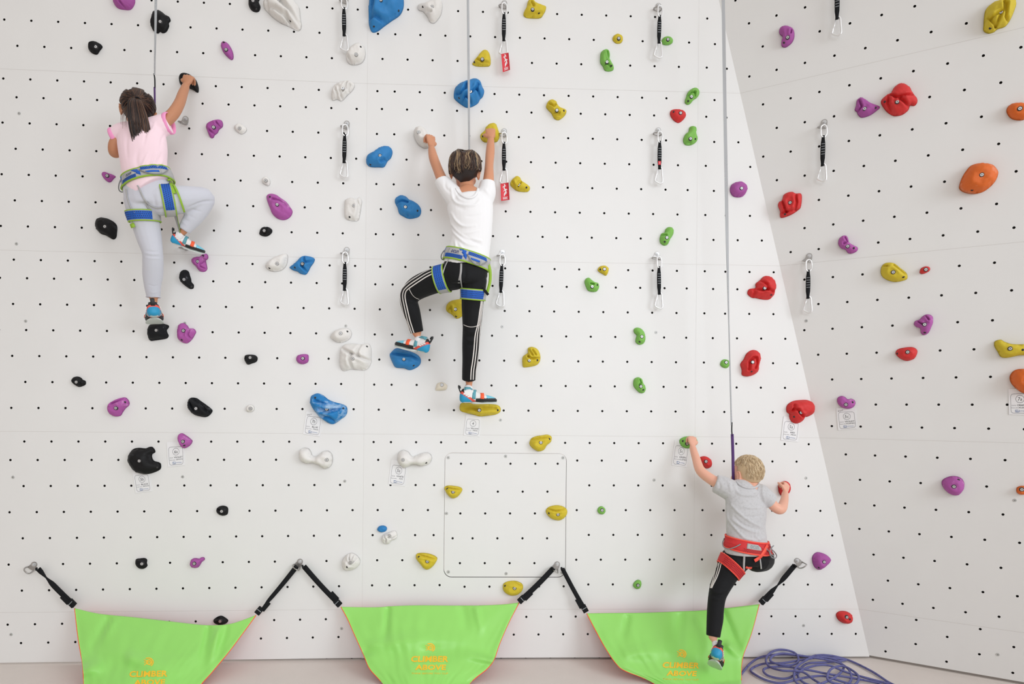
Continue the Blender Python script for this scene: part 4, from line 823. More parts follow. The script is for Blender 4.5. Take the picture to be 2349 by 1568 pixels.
webbing([(358, -40, .20, 5), (357, 40, .20, 4.2), (356, 100, .20, 3), (355, 145, .18, 2.4), (354.5, 172, .17, 2.0)], 'grey belay line above the girl, ending in a purple sling', [(355, 200, .17), (355.5, 240, .16), (355, 290, .15)], [(353, 169, .17), (355, 180, .17), (355.5, 202, .17)], .0085)
webbing([(1073, -40, .16, 5), (1074.5, 100, .15, 4.6), (1075.5, 220, .13, 4.2), (1076, 300, .11, 3.6), (1077, 400, .10, 3)], 'grey belay line running down to the older boy\'s head', None)
webbing([(1658.5, -40, .30, 7), (1660.5, 90, .30, 7.4), (1663.5, 280, .29, 7.2), (1667, 480, .28, 7), (1669, 600, .27, 4.6), (1671, 700, .27, 2.4), (1673, 780, .26, 1.8), (1675.5, 880, .26, 2.2), (1678, 975, .26, 3)], 'long grey belay line above the small boy, ending in a purple sling', [(1679.5, 995, .26), (1681, 1040, .255), (1681.5, 1075, .25), (1682, 1100, .23), (1683, 1125, .17)], [(1679, 968, .26), (1678.5, 985, .26), (1679.5, 1000, .26)], .0155)
# ---------------------------------------------------------------- rope heap on the floor
M_rope = mat('blue_violet_rope', S(102, 104, 158), .75, vary=.2, spot=S(66, 58, 100), spot_scale=40, spot_lo=.55, bump=.6, bump_scale=500)
rp = [(1700, 1546, .01), (1722, 1520, .015), (1750, 1505, .03), (1800, 1500, .05), (1850, 1505, .04), (1900, 1508, .05), (1942, 1512, .02), (1900, 1518, .03), (1850, 1522, .05), (1826, 1545, .05), (1800, 1556, .03), (1765, 1550, .02), (1751, 1538, .03),
      (1762, 1530, .05), (1800, 1528, .06), (1850, 1535, .07), (1900, 1545, .05), (1960, 1555, .03), (2020, 1568, .015), (1980, 1575, .02), (1930, 1562, .03), (1890, 1550, .05), (1850, 1553, .04), (1820, 1560, .05), (1790, 1566, .03), (1760, 1560, .02),
      (1735, 1548, .015), (1722, 1535, .015), (1750, 1522, .03), (1795, 1520, .06), (1845, 1512, .07), (1888, 1506, .06), (1922, 1515, .04), (1935, 1532, .03), (1915, 1552, .05), (1880, 1568, .05), (1840, 1572, .04), (1822, 1556, .06), (1826, 1530, .08),
      (1848, 1514, .09), (1870, 1503, .06), (1905, 1503, .02), (1948, 1514, .012), (1998, 1538, .012), (2035, 1562, .012), (2060, 1580, .012), (1990, 1590, .012), (1940, 1572, .03), (1900, 1560, .06), (1905, 1535, .08), (1935, 1527, .06), (1968, 1548, .04),
      (1960, 1570, .03), (1915, 1582, .03), (1870, 1560, .06), (1840, 1540, .08), (1795, 1537, .08), (1765, 1528, .06), (1757, 1512, .08), (1768, 1496, .10), (1792, 1489, .11), (1822, 1496, .10), (1832, 1512, .08), (1822, 1523, .07), (1795, 1524, .08), (1768, 1516, .08),
      (1774, 1503, .09), (1800, 1498, .10), (1850, 1505, .08), (1895, 1512, .07), (1930, 1522, .05), (1950, 1540, .04), (1948, 1565, .02), (1905, 1575, .02), (1850, 1568, .03), (1830, 1545, .05), (1860, 1528, .08), (1900, 1525, .08), (1945, 1542, .04), (2010, 1560, .012), (2070, 1575, .010)]
pts = []
for x, y, h in rp:
    h *= .55; hz = max(.010, h); p = onfloor(x, y, hz)
    if p.y > -.02: 
        p = P(x, y, .02); 
    pts.append((p.x, min(p.y, -.012), max(p.z, .008)))
m = MB(); m.tube([Vector(p) for p in spline(pts, 7)], .0062, 7); ro = m.build('climbing_rope', M_rope, None); tag(ro, 'blue-violet climbing rope heaped on the floor against the wall', 'rope')
# ---------------------------------------------------------------- people: helpers
def kpx(d): return (3.459-d)/FPX
def limb(mb, pts, per=5, seg=16, grow=0., ball=True, flat=1.):
    "pts: px, py, distance from wall, radius in px (+ optional thickness ratio)"
    pp = spline([(*p, 1.)[:5] if len(p) == 4 else p for p in pts], per); c = [P(p[0], p[1], p[2]) for p in pp]
    mb.tube(c, [(p[3]*kpx(p[2])+grow, (p[3]*kpx(p[2])+grow)*p[4]*flat) for p in pp], seg)
    for e in (0, -1) if ball else (0,): r = pp[e][3]*kpx(pp[e][2])+grow; mb.ell(c[e], (r*.97, r*.97*pp[e][4]*flat, r*.97), seg=14, rings=8)
def trunk(mb, rings, per=5, seg=28, grow=0.):
    "rings: px, py, distance, half width px, half thickness m"
    pp = spline(rings, per); mb.tube([P(p[0], p[1], p[2]) for p in pp], [(p[3]*kpx(p[2])+grow, p[4]+grow) for p in pp], seg)
def bvh_limb(pts, grow=.001):
    m = MB(); limb(m, pts, grow=grow); return BVHTree.FromPolygons(m.v, m.f)
def hand(mb, w, kn, fwd, s=1., thumb=1, spread=.0155, r0=.0073):
    w, kn, fwd = Vector(w), Vector(kn), Vector(fwd).normalized(); u = (kn-w).normalized(); lat = u.cross(fwd).normalized(); fwd = lat.cross(u).normalized()
    mb.tube([w-u*.012, w, w.lerp(kn, .45), kn-u*.004, kn+u*.002], [(.017*s, .015*s), (.0185*s, .0145*s), (.0285*s, .0135*s), (.031*s, .0115*s), (.029*s, .009*s)], 18, up=fwd)
    for i in range(4):
        o = (i-1.5)*spread*s; ln = (.86, 1., .95, .78)[i if thumb > 0 else 3-i]; b_ = kn+lat*o-u*(.004 if i in (0, 3) else 0)
        pts = [b_-u*.010-fwd*.001, b_+u*.006*s+fwd*.002, b_+u*.012*s*ln+fwd*.016*s*ln, b_+u*.009*s*ln+fwd*.034*s*ln, b_-u*.004*s+fwd*.047*s*ln, b_-u*.014*s+fwd*.050*s*ln]
        mb.tube(pts, [r0*s*.95, r0*s*1.08, r0*s*1.05, r0*s, r0*s*.92, r0*s*.75], 10, up=lat); mb.ell(pts[-1], [r0*s*.75]*3, seg=8, rings=6)
        mb.ell(pts[1], (r0*s*1.15,)*3, seg=8, rings=6)
    t0 = w.lerp(kn, .25)+lat*thumb*.020*s; tp = [t0, w.lerp(kn, .5)+lat*thumb*.034*s+fwd*.008*s, w.lerp(kn, .74)+lat*thumb*.040*s+fwd*.024*s, w.lerp(kn, .92)+lat*thumb*.036*s+fwd*.040*s]
    mb.tube(tp, [.0105*s, .0098*s, .0088*s, .0068*s], 10); mb.ell(tp[-1], (.0068*s,)*3, seg=8, rings=6)
def head_frame(c, face, tilt=0.):
    f = Vector(face).normalized(); z = V(0, 0, 1); x = f.cross(z).normalized(); z = x.cross(f).normalized(); M = Matrix((x, f, z)).transposed()
    if tilt: M = M @ Matrix.Rotation(tilt, 3, 'Y')
    return Vector(c), M
def head(mb, c, M, s=1.):
    g = lambda x, y, z: c+M @ V(x*s, y*s, z*s)
    mb.ell(g(0, -.008, .012), (.069*s, .084*s, .082*s), M, 28, 18); mb.ell(g(0, .022, -.045), (.050*s, .058*s, .058*s), M, 24, 14); mb.ell(g(0, .060, -.082), (.022*s, .018*s, .018*s), M, 14, 10)
    mb.ell(g(0, .083, -.020), (.010*s, .016*s, .020*s), M, 12, 8); mb.ell(g(0, .092, -.034), (.013*s, .012*s, .009*s), M, 12, 8); mb.ell(g(0, .071, .008), (.044*s, .010*s, .010*s), M, 14, 8)
    for e in (-1, 1):
        mb.ell(g(.034*e, .058, -.040), (.020*s, .020*s, .022*s), M, 14, 8)
        R_ = M @ Matrix.Rotation(e*-.35, 3, 'Z'); mb.ell(g(.072*e, -.004, -.018), (.0065*s, .017*s, .028*s), R_, 14, 10); mb.tube([g(.078*e, .010, -.008), g(.081*e, .003, .008), g(.081*e, -.012, .006), g(.080*e, -.019, -.012), g(.076*e, -.012, -.036)], .0042*s, 8)
    mb.ell(g(0, .082, -.058), (.021*s, .008*s, .0045*s), M, 14, 8); mb.ell(g(0, .081, -.066), (.018*s, .008*s, .005*s), M, 14, 8)
def face_parts(c, M, s, body, root):
    g = lambda x, y, z: c+M @ V(x*s, y*s, z*s)
    for e in (-1, 1):
        m = MB(); m.ell(g(.030*e, .069, -.008), (.0115*s, .010*s, .0085*s), M, 14, 10, 0); m.ell(g(.030*e, .0765, -.008), (.0052*s, .0035*s, .0052*s), M, 12, 8, 1); m.build('eye', [M_eye, M_iris], root)
    m = MB(); m.ell(g(0, .0865, -.0585), (.017*s, .0045*s, .0028*s), M, 12, 6); m.ell(g(0, .0855, -.066), (.015*s, .0045*s, .0034*s), M, 12, 6); m.build('lips', M_lip, root)
M_eye = mat('eye_white', (.8, .79, .77), .25); M_iris = mat('iris', (.06, .035, .02), .2); M_lip = mat('lips', S(178, 98, 88), .5)
def strands(name, c, M, s, paths, mats, parent, rad=.0028, seg=5, seed=1, wob=.002):
    "locks of hair: each path is a list of (azimuth, elevation, lift) on the skull, or free local points"
    r = random.Random(seed); m = MB()
    for k, (mi, path, rr) in enumerate(paths):
        pts = []
        for q in path:
            if q[0] == 'a':
                _, az, el, lf = q; d = V(math.cos(el)*math.sin(az), math.cos(el)*math.cos(az), math.sin(el)); p = V(d.x*(.071+lf), -.008+d.y*(.086+lf), .012+d.z*(.084+lf))*s
            else: p = V(*q[1:])*s
            pts.append(tuple(c+M @ p+V(r.uniform(-wob, wob), r.uniform(-wob, wob), r.uniform(-wob, wob))))
        pts = spline(pts, 4); n = len(pts); m.tube([Vector(p) for p in pts], [rr*(.75+.25*math.sin(math.pi*i/(n-1)))*(1-.55*(i/(n-1))**3) for i in range(n)], seg, mi=mi)
    return m.build(name, mats, parent)
def scalp(name, c, M, s, keep, mt, parent, lift=.004):
    m = MB(); m.ell(c+M @ V(0, -.008*s, .012*s), ((.071+lift)*s, (.086+lift)*s, (.084+lift)*s), M, 90, 60)
    fs = []; 
    for f in m.f:
        q = sum((m.v[i] for i in f), V(0, 0, 0))/len(f); l = M.transposed() @ (q-c)/s
        if keep(l): fs.append(f)
    m.f = fs; m.m = [0]*len(fs); o = m.build(name, mt, parent); md = o.modifiers.new('t', 'SOLIDIFY'); md.thickness = .006; md.offset = -1; return o
def folds(o, lines, facing=True):
    "press creases into a garment: lines = (px path, width px, height m)"
    me = o.data; n = len(me.vertices); co = np.empty(n*3); me.vertices.foreach_get('co', co); co = co.reshape(-1, 3); no = np.empty(n*3)
    me.vertex_normals.foreach_get('vector', no); no = no.reshape(-1, 3)
    off = Vector((0, 0, 0)); q_ = o.parent
    while q_ is not None: off += q_.location; q_ = q_.parent
    q = co+np.array(off)-np.array(CAM); z = q@np.array(FWD); px = CX+FPX*(q@np.array(RT))/z; py = CY+FPX*(q@np.array(DN))/z; vis = np.clip(-(no*q).sum(1)/np.linalg.norm(q, axis=1)*3, 0, 1)
    h = np.zeros(n)
    for path, w, a in lines:
        path = spline([tuple(map(float, p)) for p in path], 6); best = np.full(n, 1e9); bt = np.zeros(n)
        for i in range(len(path)-1):
            (x0, y0), (x1, y1) = path[i], path[i+1]; dx, dy = x1-x0, y1-y0; t = np.clip(((px-x0)*dx+(py-y0)*dy)/(dx*dx+dy*dy+1e-9), 0, 1)
            d = np.hypot(px-x0-dx*t, py-y0-dy*t); m = d < best; best[m] = d[m]; bt[m] = (i+t[m])/(len(path)-1)
        h += a*np.exp(-(best/w)**2)*np.sin(np.pi*np.clip(bt, .08, .92))**.6
    co += no*(h*vis)[:, None]; me.vertices.foreach_set('co', co.ravel()); me.update()
def surf_ribbon(name, bv, px, w, th, mt, parent, off=.001, per=5, guess=.35):
    pts = []; ns = []; last = guess
    for x, y in spline([tuple(map(float, p)) for p in px], per):
        q, n = hit(bv, x, y)
        if q is None:
            q, n, _, _ = bv.find_nearest(P(x, y, last)); 
            if n.y > 0: n = -n
        last = -q.y; pts.append(q+n*off); ns.append(n)
    sm = [ns[max(0, i-2):i+3] for i in range(len(ns))]; ns = [sum(a, V(0, 0, 0)).normalized() for a in sm]
    ps = [sum(pts[max(0, i-1):i+2], V(0, 0, 0))/len(pts[max(0, i-1):i+2]) for i in range(len(pts))]
    m = MB(); m.ribbon(ps, ns, w, th); return m.build(name, mt, parent)
class Ring:
    "a band that goes right round a trunk or thigh; points by angle (0 = towards the camera, + = right) and height along the axis"
    def __init__(s, bv, c, axis, R=.3):
        s.bv = bv; s.c = Vector(c); s.a = Vector(axis).normalized(); s.f = V(0, -1, 0); s.f = (s.f-s.a*s.f.dot(s.a)).normalized(); s.r = s.a.cross(s.f).normalized()
        if s.r.x < 0: s.r = -s.r
        s.R = R
    def pt(s, phi, h, off=.002):
        d = s.f*math.cos(phi)+s.r*math.sin(phi); acc = V(0, 0, 0); rr = []
        o = s.c+s.a*h+d*s.R; q = s.bv.ray_cast(o, -d)[0]
        rad = (q-s.c-s.a*h).length if q is not None else .08
        return s.c+s.a*h+d*(rad+off)
    def band(s, m, h0, h1, p0=-math.pi, p1=math.pi, off=.002, th=.004, n=48, nv=4, mi=0):
        full = abs(p1-p0) > 6.28; rads = []
        for i in range(n+1):
            phi = p0+(p1-p0)*i/n; rads.append([(s.pt(phi, (h0[0]+(h0[1]-h0[0])*i/n if isinstance(h0, tuple) else h0)*(1-j/nv)+(h1[0]+(h1[1]-h1[0])*i/n if isinstance(h1, tuple) else h1)*j/nv, off), phi) for j in range(nv+1)])
        vs = [q for r in rads for q, _ in r]; K_ = len(vs)
        for r in rads:
            for q, phi in r: d = s.f*math.cos(phi)+s.r*math.sin(phi); vs.append(q+d*th)
        fs = []; w = nv+1
        for i in range(n):
            for j in range(nv): a = i*w+j; fs += [(a, a+w, a+w+1, a+1), (K_+a, K_+a+1, K_+a+w+1, K_+a+w)]
            fs += [(i*w, K_+i*w, K_+(i+1)*w, (i+1)*w), (i*w+nv, (i+1)*w+nv, K_+(i+1)*w+nv, K_+i*w+nv)]
        if not full: fs += [tuple([j for j in range(w)]+[K_+j for j in range(w)][::-1]), tuple([n*w+j for j in range(w)][::-1]+[K_+n*w+j for j in range(w)])]
        m.add(vs, fs, mi)
    def edge(s, m, h, r=.003, off=.004, p0=-math.pi, p1=math.pi, n=56, mi=0):
        pts = [s.pt(p0+(p1-p0)*i/n, h, off) for i in range(n+1)]
        if p1-p0 > 6.28: m.tube(pts[:-1], r, 6, closed=True, mi=mi)
        else: m.tube(pts, r, 6, mi=mi)
def mesh_dots(m, ring, h0, h1, p0, p1, off, nx, ny, mi):
    "the honeycomb holes of the padding, as small dark studs pressed into it"
    for j in range(ny):
        for i in range(nx):
            phi = p0+(p1-p0)*(i+.5+(.25 if j % 2 else -.25))/nx; h = h0+(h1-h0)*(j+.5)/ny; q = ring.pt(phi, h, off); d = ring.f*math.cos(phi)+ring.r*math.sin(phi)
            m.disc(q, d, .0024, .0004, 6, mi)
# ---------------------------------------------------------------- climbing shoes
M_sblue = mat('blue_rubber', S(34, 150, 196), .5, vary=.08); M_sred = mat('coral_leather', S(232, 92, 78), .55); M_sblk = mat('black_rubber', (.018, .02, .022), .55); M_swht = mat('white_leather', (.78, .77, .76), .6)
M_steal = mat('grey_teal_strap', S(92, 158, 172), .6); M_sorg = mat('orange_strap', S(246, 98, 56), .6); M_scyan = mat('light_blue_leather', S(120, 200, 222), .55); M_sole = mat('pale_sole', S(196, 204, 200), .6); M_sock = mat('white_sock', (.80, .80, .82), .8, bump=.4); M_sgrey = mat('grey_sock', (.34, .38, .42), .8)
def shoe(O, toe, up, parent, lab_tab=True, mirror=1, wide=1., rear=False):
    O, toe, up = Vector(O), Vector(toe), Vector(up); X = toe-O; L = X.length; X.normalize(); Z = (up-X*up.dot(X)).normalized(); Y = Z.cross(X).normalized()*mirror
    g = lambda x, y, z: O+(X*x+Y*y+Z*z)*L
    prof = [(0, .07, .20, .035), (.025, .035, .29, .075), (.07, .01, .36, .105), (.14, .0, .40, .125), (.22, .0, .39, .13), (.31, .02, .365, .13), (.40, .03, .325, .13), (.50, .02, .27, .145), (.62, .0, .235, .165), (.74, -.005, .20, .17), (.85, .0, .17, .15), (.94, .01, .135, .11), (1.0, .03, .09, .04)]
    pr = spline(prof, 14); seg = 88; vs = []; loc = []
    for x, z0, z1, hw in pr:
        for j in range(seg):
            a = 2*math.pi*j/seg; y = hw*wide*math.copysign(abs(math.cos(a))**.85, math.cos(a)); zz = (z0+z1)/2+(z1-z0)/2*math.copysign(abs(math.sin(a))**.8, math.sin(a)); 
            if zz > .18 and x > .1: y *= 1-.45*(zz-.18)/.22
            vs.append(g(x, y, zz)); loc.append((x, y, zz))
    fs = []; mi = []; n = len(pr)
    for i in range(n-1):
        for j in range(seg):
            f = (i*seg+j, (i+1)*seg+j, (i+1)*seg+(j+1) % seg, i*seg+(j+1) % seg); fs.append(f)
            x = sum(loc[k][0] for k in f)/4; z = sum(loc[k][2] for k in f)/4; y = abs(sum(loc[k][1] for k in f)/4)
            dline = z-(.30-.70*x)                                   # coral diagonal from heel collar to arch
            if z < .025 and x > .08: c = 7
            elif dline < -.045: c = 0 if x < .42 else 2
            elif dline < .03: c = 1
            elif x > .40 and z < .115: c = 2
            elif x > .68: c = 4
            elif x < .10: c = 2
            else: c = 3
            mi.append(c)
    fs += [tuple(range(seg)), tuple((n-1)*seg+j for j in range(seg))[::-1]]; mi += [0, 2]
    if mirror > 0: fs = [f[::-1] for f in fs]
    s = meshobj('climbing_shoe', vs, fs, [M_sblue, M_sred, M_sblk, M_swht, M_scyan, M_sblk, M_sblk, M_sole], parent, True, mi)
    m = MB(); ol = [(.30, .0), (.40, .11), (.55, .15), (.72, .17), (.86, .14), (.97, .07), (1.01, 0), (.97, -.07), (.86, -.14), (.72, -.16), (.55, -.13), (.40, -.10)]
    ol = spline(ol, 3, closed=True); zf = lambda x: -.012+.03*max(0, (x-.8)/.2)**2+(.02 if x < .36 else 0)
    k = len(ol); m.add([g(x, y*wide, zf(x)+.012) for x, y in ol]+[g(x, y*wide, zf(x)-.02) for x, y in ol], [(i, (i+1) % k, k+(i+1) % k, k+i) for i in range(k)]+[tuple(range(k))[::-1], tuple(range(k, 2*k))]); m.build('sole', M_sole, s, smooth=False)
    def strap_(x0, x1, w, mt, z1, over=.006):
        m = MB(); pts = []; ns = []
        for i in range(13):
            a = math.pi*(i/12)*1.0; x = x0+(x1-x0)*i/12
            pq = min(pr, key=lambda q: abs(q[0]-x)); hw = pq[3]*wide*1.02; zc = .10; zt = pq[2]+.012
            y = hw*math.cos(a); z = zc+(zt-zc)*math.sin(a)**.8
            if z > .18: y *= 1-.45*(z-.18)/.22
            pts.append(g(x, y*1.03, z)); ns.append((Y*math.cos(a)+Z*math.sin(a)))
        m.ribbon(pts, ns, w*L, .0022); m.build('strap', mt, s)
    strap_(.46, .34, .095, M_steal, 0); strap_(.64, .56, .10, M_sorg, 0)
    m = MB(); m.tube([g(.02, 0, .28), g(-.01, 0, .36), g(-.03, 0, .42), g(-.025, 0, .46), g(.0, 0, .45), g(.02, 0, .38)], (.010, .003), 8, up=X); m.build('pull_tab', M_sblk, s)
    m = MB(); m.tube([g(.12, 0, .34), g(.16, 0, .385), g(.26, 0, .385), g(.33, 0, .35)], [(.105*L, .03*L), (.112*L, .04*L), (.10*L, .04*L), (.08*L, .02*L)], 16, up=Z); m.build('collar', M_sblk if rear else M_steal, s)
    for sgn in (-1, 1):
        m = MB()
        for k_, q in enumerate(((.10, .235), (.15, .20), (.20, .165))):
            y = sgn*(.118+.01*k_)*wide; m.box(g(q[0], y*1.04, q[1]), X*.006*L/.19, Z*.004, Y*.0012)
        m.build('lettering', M_swht, s, smooth=False)
    return s, g
# ---------------------------------------------------------------- generic climber
SKIN_DK = mat('brown_skin', S(192, 134, 100), .5, vary=.06, sss=.12); SKIN_MD = mat('tan_skin', S(208, 146, 112), .5, vary=.06, sss=.12); SKIN_LT = mat('fair_skin', S(232, 176, 152), .5, vary=.05, sss=.12)
M_lime = mat('lime_webbing', S(150, 190, 56), .6, bump=.4, bump_scale=600); M_hblue = mat('blue_mesh_padding', S(22, 92, 190), .65); M_hgrey = mat('grey_harness_tape', S(178, 178, 178), .6, bump=.4, bump_scale=600); M_hdk = mat('dark_mesh_holes', (.02, .03, .07), .8)
M_hred = mat('red_mesh_padding', S(206, 42, 46), .65); M_coral = mat('coral_webbing', S(248, 88, 70), .6, bump=.4, bump_scale=600); M_gl = mat('grey_gear_loop', (.25, .26, .27), .45); M_hrd = mat('dark_red_mesh_holes', (.10, .01, .012), .8); M_ocun = mat('dark_blue_print', S(44, 52, 110), .6)
def harness(root, bvb, c, axis, bw, cols, thighs, text_phi, logo_w):
    edge, pad, base, txt = cols; M_hdk = globals()['M_hrd' if pad is M_hred else 'M_hdk']; R = Ring(bvb, c, axis); m = MB(); R.band(m, -bw/2, bw/2, off=.003, th=.006, n=64, nv=5); belt = m.build('harness_belt', base, root)
    m = MB(); R.edge(m, bw/2, .0042, .007); R.edge(m, -bw/2, .0042, .007); m.build('belt_piping', edge, belt)
    m = MB(); R.band(m, -bw*.42, -bw*.10, text_phi-.55, text_phi+.50, .0085, .0015, 18, 3); R.band(m, bw*.12, bw*.42, text_phi+.75, text_phi+1.75, .0085, .0015, 18, 3); R.band(m, bw*.0, bw*.42, text_phi-1.9, text_phi-.75, .0085, .0015, 18, 3)
    m2 = MB(); mesh_dots(m, R, -bw*.40, -bw*.12, text_phi-.53, text_phi+.48, .0101, 13, 3, 1); mesh_dots(m, R, bw*.14, bw*.40, text_phi+.77, text_phi+1.73, .0101, 12, 3, 1); m.build('mesh_padding', [pad, M_hdk], belt, smooth=False)
    m = MB(); R.band(m, (-bw*.1, -bw*.35), (bw*.42, -bw*.02), text_phi+.52, text_phi+.72, .009, .0012, 8, 3, mi=0); R.band(m, (bw*.42, -bw*.1), (bw*.43, bw*.42), text_phi+.15, text_phi+.62, .009, .0012, 10, 3, mi=0); R.band(m, -bw*.36, bw*.05, text_phi+.85, text_phi+1.45, .009, .0014, 10, 3, mi=1); R.band(m, -bw*.24, -bw*.06, text_phi+.92, text_phi+1.38, .0105, .0012, 10, 3, mi=0); m.build('colour_panels', [pad, base], belt)
    m = MB(); R.band(m, -bw*.14, bw*.34, text_phi-.42, text_phi+.40, .0087, .0012, 12, 3); m.build('label_panel', M_hgrey, belt)
    m = MB(); fn = lambda x, y: R.pt(text_phi+x/.115, y, .0105); put_text(m, 'ocun', fn, 0, bw*.12, logo_w, bw*.28, 0, .02); m.build('lettering', txt, belt)
    for p0, p1 in ((text_phi-1.7, text_phi-.72), (text_phi+.70, text_phi+1.75)):
        m = MB(); pts = [R.pt(p0+(p1-p0)*i/14, -bw*.05-.040*math.sin(math.pi*i/14)+.012, .012+.010*math.sin(math.pi*i/14)) for i in range(15)]; m.tube(pts, .0028, 7); m.build('gear_loop', M_gl, belt)
    for tb, tc, ta, tw in thighs:
        T = Ring(tb, tc, ta, .2); m = MB(); T.band(m, -tw/2, tw/2, off=.003, th=.005, n=48, nv=4); lp = m.build('leg_loop', base, belt)
        lp['label'] = 'padded leg loop of the harness'
        m = MB(); T.edge(m, tw/2, .0035, .006); T.edge(m, -tw/2, .0035, .006); m.build('leg_loop_piping', edge, belt)
        m = MB(); T.band(m, -tw*.40, tw*.40, -1.15, 1.0, .0075, .0012, 20, 3); mesh_dots(m, T, -tw*.38, tw*.38, -1.12, .97, .0088, 18, 4, 1); m.build('leg_loop_padding', [pad, M_hdk], belt, smooth=False)
    return belt, R
# ---------------------------------------------------------------- the girl at upper left
HAIR_BR = [mat('brown_hair', S(52, 34, 28), .42, bump=.3), mat('light_brown_hair', S(98, 68, 50), .42), mat('dark_brown_hair', S(30, 20, 18), .42)]
M_pink = mat('pale_pink_cotton', S(250, 222, 232), .8, sheen=.3); M_cuff = mat('pink_cuff', S(246, 160, 206), .8); M_legg = mat('light_grey_leggings', S(204, 206, 216), .75, sheen=.2, bump=.2, bump_scale=900)
def girl():
    root = empty('person', P(340, 460, .28), 'dark-haired girl in a pale pink T-shirt and grey leggings, one knee bent outwards', 'person', 'children climbing the wall')
    rt = [(322, 284, .26, 20, .045), (323, 296, .27, 44, .055), (325, 318, .28, 50, .066), (328, 345, .285, 50, .07), (330, 375, .285, 47, .068), (334, 405, .285, 46, .068), (338, 435, .29, 50, .08), (342, 465, .29, 46, .082)]
    armR = [(372, 284, .27, 13), (396, 262, .24, 12.5), (411, 238, .20, 11.2), (419, 216, .15, 10), (426, 198, .11, 8)]
    armL = [(280, 308, .27, 12), (264, 330, .27, 12.5), (263, 349, .25, 12), (270, 344, .20, 11), (284, 334, .12, 9), (296, 326, .08, 8)]
    legL = [(322, 455, .29, 33), (328, 490, .28, 30.5), (336, 520, .26, 27.5), (343, 550, .25, 24.5), (350, 580, .24, 20.5), (351, 603, .22, 20.5), (350.5, 630, .19, 20), (350, 655, .17, 16.5), (352, 680, .15, 13.5)]
    legR = [(364, 458, .29, 34), (392, 459, .27, 31.5), (425, 456, .24, 28), (455, 454, .21, 24), (469, 455, .19, 21.5), (462, 474, .19, 19.5), (446, 496, .19, 18.5), (432, 514, .19, 15.5), (422, 528, .19, 12.5)]
    hc, M = head_frame(P(317, 253, .25), (-.50, 1, .12), .04); s = 1.0
    b = MB(); trunk(b, [(a, y, d, w-3, t-.006) for a, y, d, w, t in rt]); head(b, hc, M, s); limb(b, [(318, 268, .255, 16), (321, 292, .265, 19)])
    limb(b, armR); limb(b, armL); limb(b, legL+[(354, 697, .145, 10), (354, 712, .15, 11)], grow=-.010); limb(b, legR+[(414, 538, .185, 11), (409, 546, .18, 11)], grow=-.010)
    hand(b, P(428, 193, .105), P(432, 176, .10), (-.05, 1, .1), .92, 1); hand(b, P(297, 326, .08), P(303, 315, .06), (0, 1, .1), .9, 1)
    body = b.build('body', SKIN_DK, root); finish(body, .0032, 3)
    face_parts(hc, M, s, body, root)
    m = MB(); trunk(m, rt[-3:]+[(343, 474, .29, 40, .075)], grow=.001); limb(m, legL, grow=.001, ball=False); limb(m, legR, grow=.001, ball=False); lg = m.build('leggings', M_legg, root); finish(lg, .005, 6)
    folds(lg, [([(333, 574), (350, 577), (368, 576)], 1.6, -.0022), ([(333, 580), (350, 583), (369, 582)], 1.6, .0025), ([(333, 586), (350, 588), (369, 588)], 1.6, -.0022), ([(334, 591), (352, 593), (369, 593)], 1.6, .002),
               ([(490, 461), (470, 462), (450, 468), (435, 475)], 2.5, -.006), ([(440, 480), (462, 485)], 2, -.003), ([(430, 492), (450, 502)], 2, -.002), ([(352, 448), (356, 470), (352, 484)], 3, -.004), ([(340, 652), (352, 656), (364, 654)], 1.6, -.002), ([(341, 668), (352, 671), (364, 668)], 1.6, .002), ([(415, 505), (428, 516)], 1.8, .0025), ([(418, 498), (434, 508)], 1.8, -.002)])
    # shirt
    m = MB(); trunk(m, [(322, 288, .262, 24, .05), (324, 299, .27, 45, .062)]+rt[2:6]+[(338, 414, .288, 50, .082), (345, 425, .29, 49, .090), (354, 437, .29, 44, .092)], grow=.006)
    limb(m, [(352, 296, .27, 24), (372, 288, .265, 22.5), (387, 283, .26, 21)], grow=.001, ball=False); limb(m, [(294, 303, .27, 22), (276, 306, .27, 20), (263, 311, .27, 16)], grow=.001, ball=False)
    sh = m.build('t_shirt', M_pink, root); finish(sh, .005, 5)
    folds(sh, [([(355, 282), (351, 296), (338, 312)], 3, .006), ([(345, 290), (335, 305), (330, 330)], 3, -.004), ([(318, 345), (312, 365), (316, 386)], 5, -.004), ([(340, 350), (330, 372), (322, 392)], 3, .005), ([(350, 350), (342, 372), (334, 392)], 2.5, -.004), ([(360, 352), (352, 375), (346, 390)], 2.5, .004),
               ([(370, 352), (362, 372), (356, 390)], 2.5, -.004), ([(374, 365), (369, 378), (365, 391)], 2, .004), ([(295, 300), (290, 330), (292, 360)], 4, -.003), ([(385, 300), (372, 318), (368, 340)], 3, -.004), ([(300, 292), (296, 310)], 3, .004), ([(383, 262), (382, 285), (388, 300)], 2.5, -.003)])
    def cuff(c, ax, r0, r1):
        m = MB(); c = Vector(c); ax = Vector(ax).normalized(); u = V(0, -1, 0); u = (u-ax*u.dot(ax)).normalized(); w = ax.cross(u); n = 30
        m.tube([c+u*(math.cos(a)*r1)+w*(math.sin(a)*r0) for a in [2*math.pi*i/n for i in range(n)]], (.0038, .0115), 10, up=ax, closed=True)
        o = m.build('sleeve_cuff', M_cuff, sh)
    cuff(P(387, 283, .26), (1, 0, .15), .0500, .0495); cuff(P(263, 311.5, .27), (-1, 0, -.35), .0385, .038)
    # hair
    rr = random.Random(4)
    scalp('hair', hc, M, s, lambda l: l.z > -.030+.45*max(0, l.y) or (l.y < -.02 and l.z > -.055), HAIR_BR[2], root)
    tie = ('p', .002, -.104, .022); pa = []
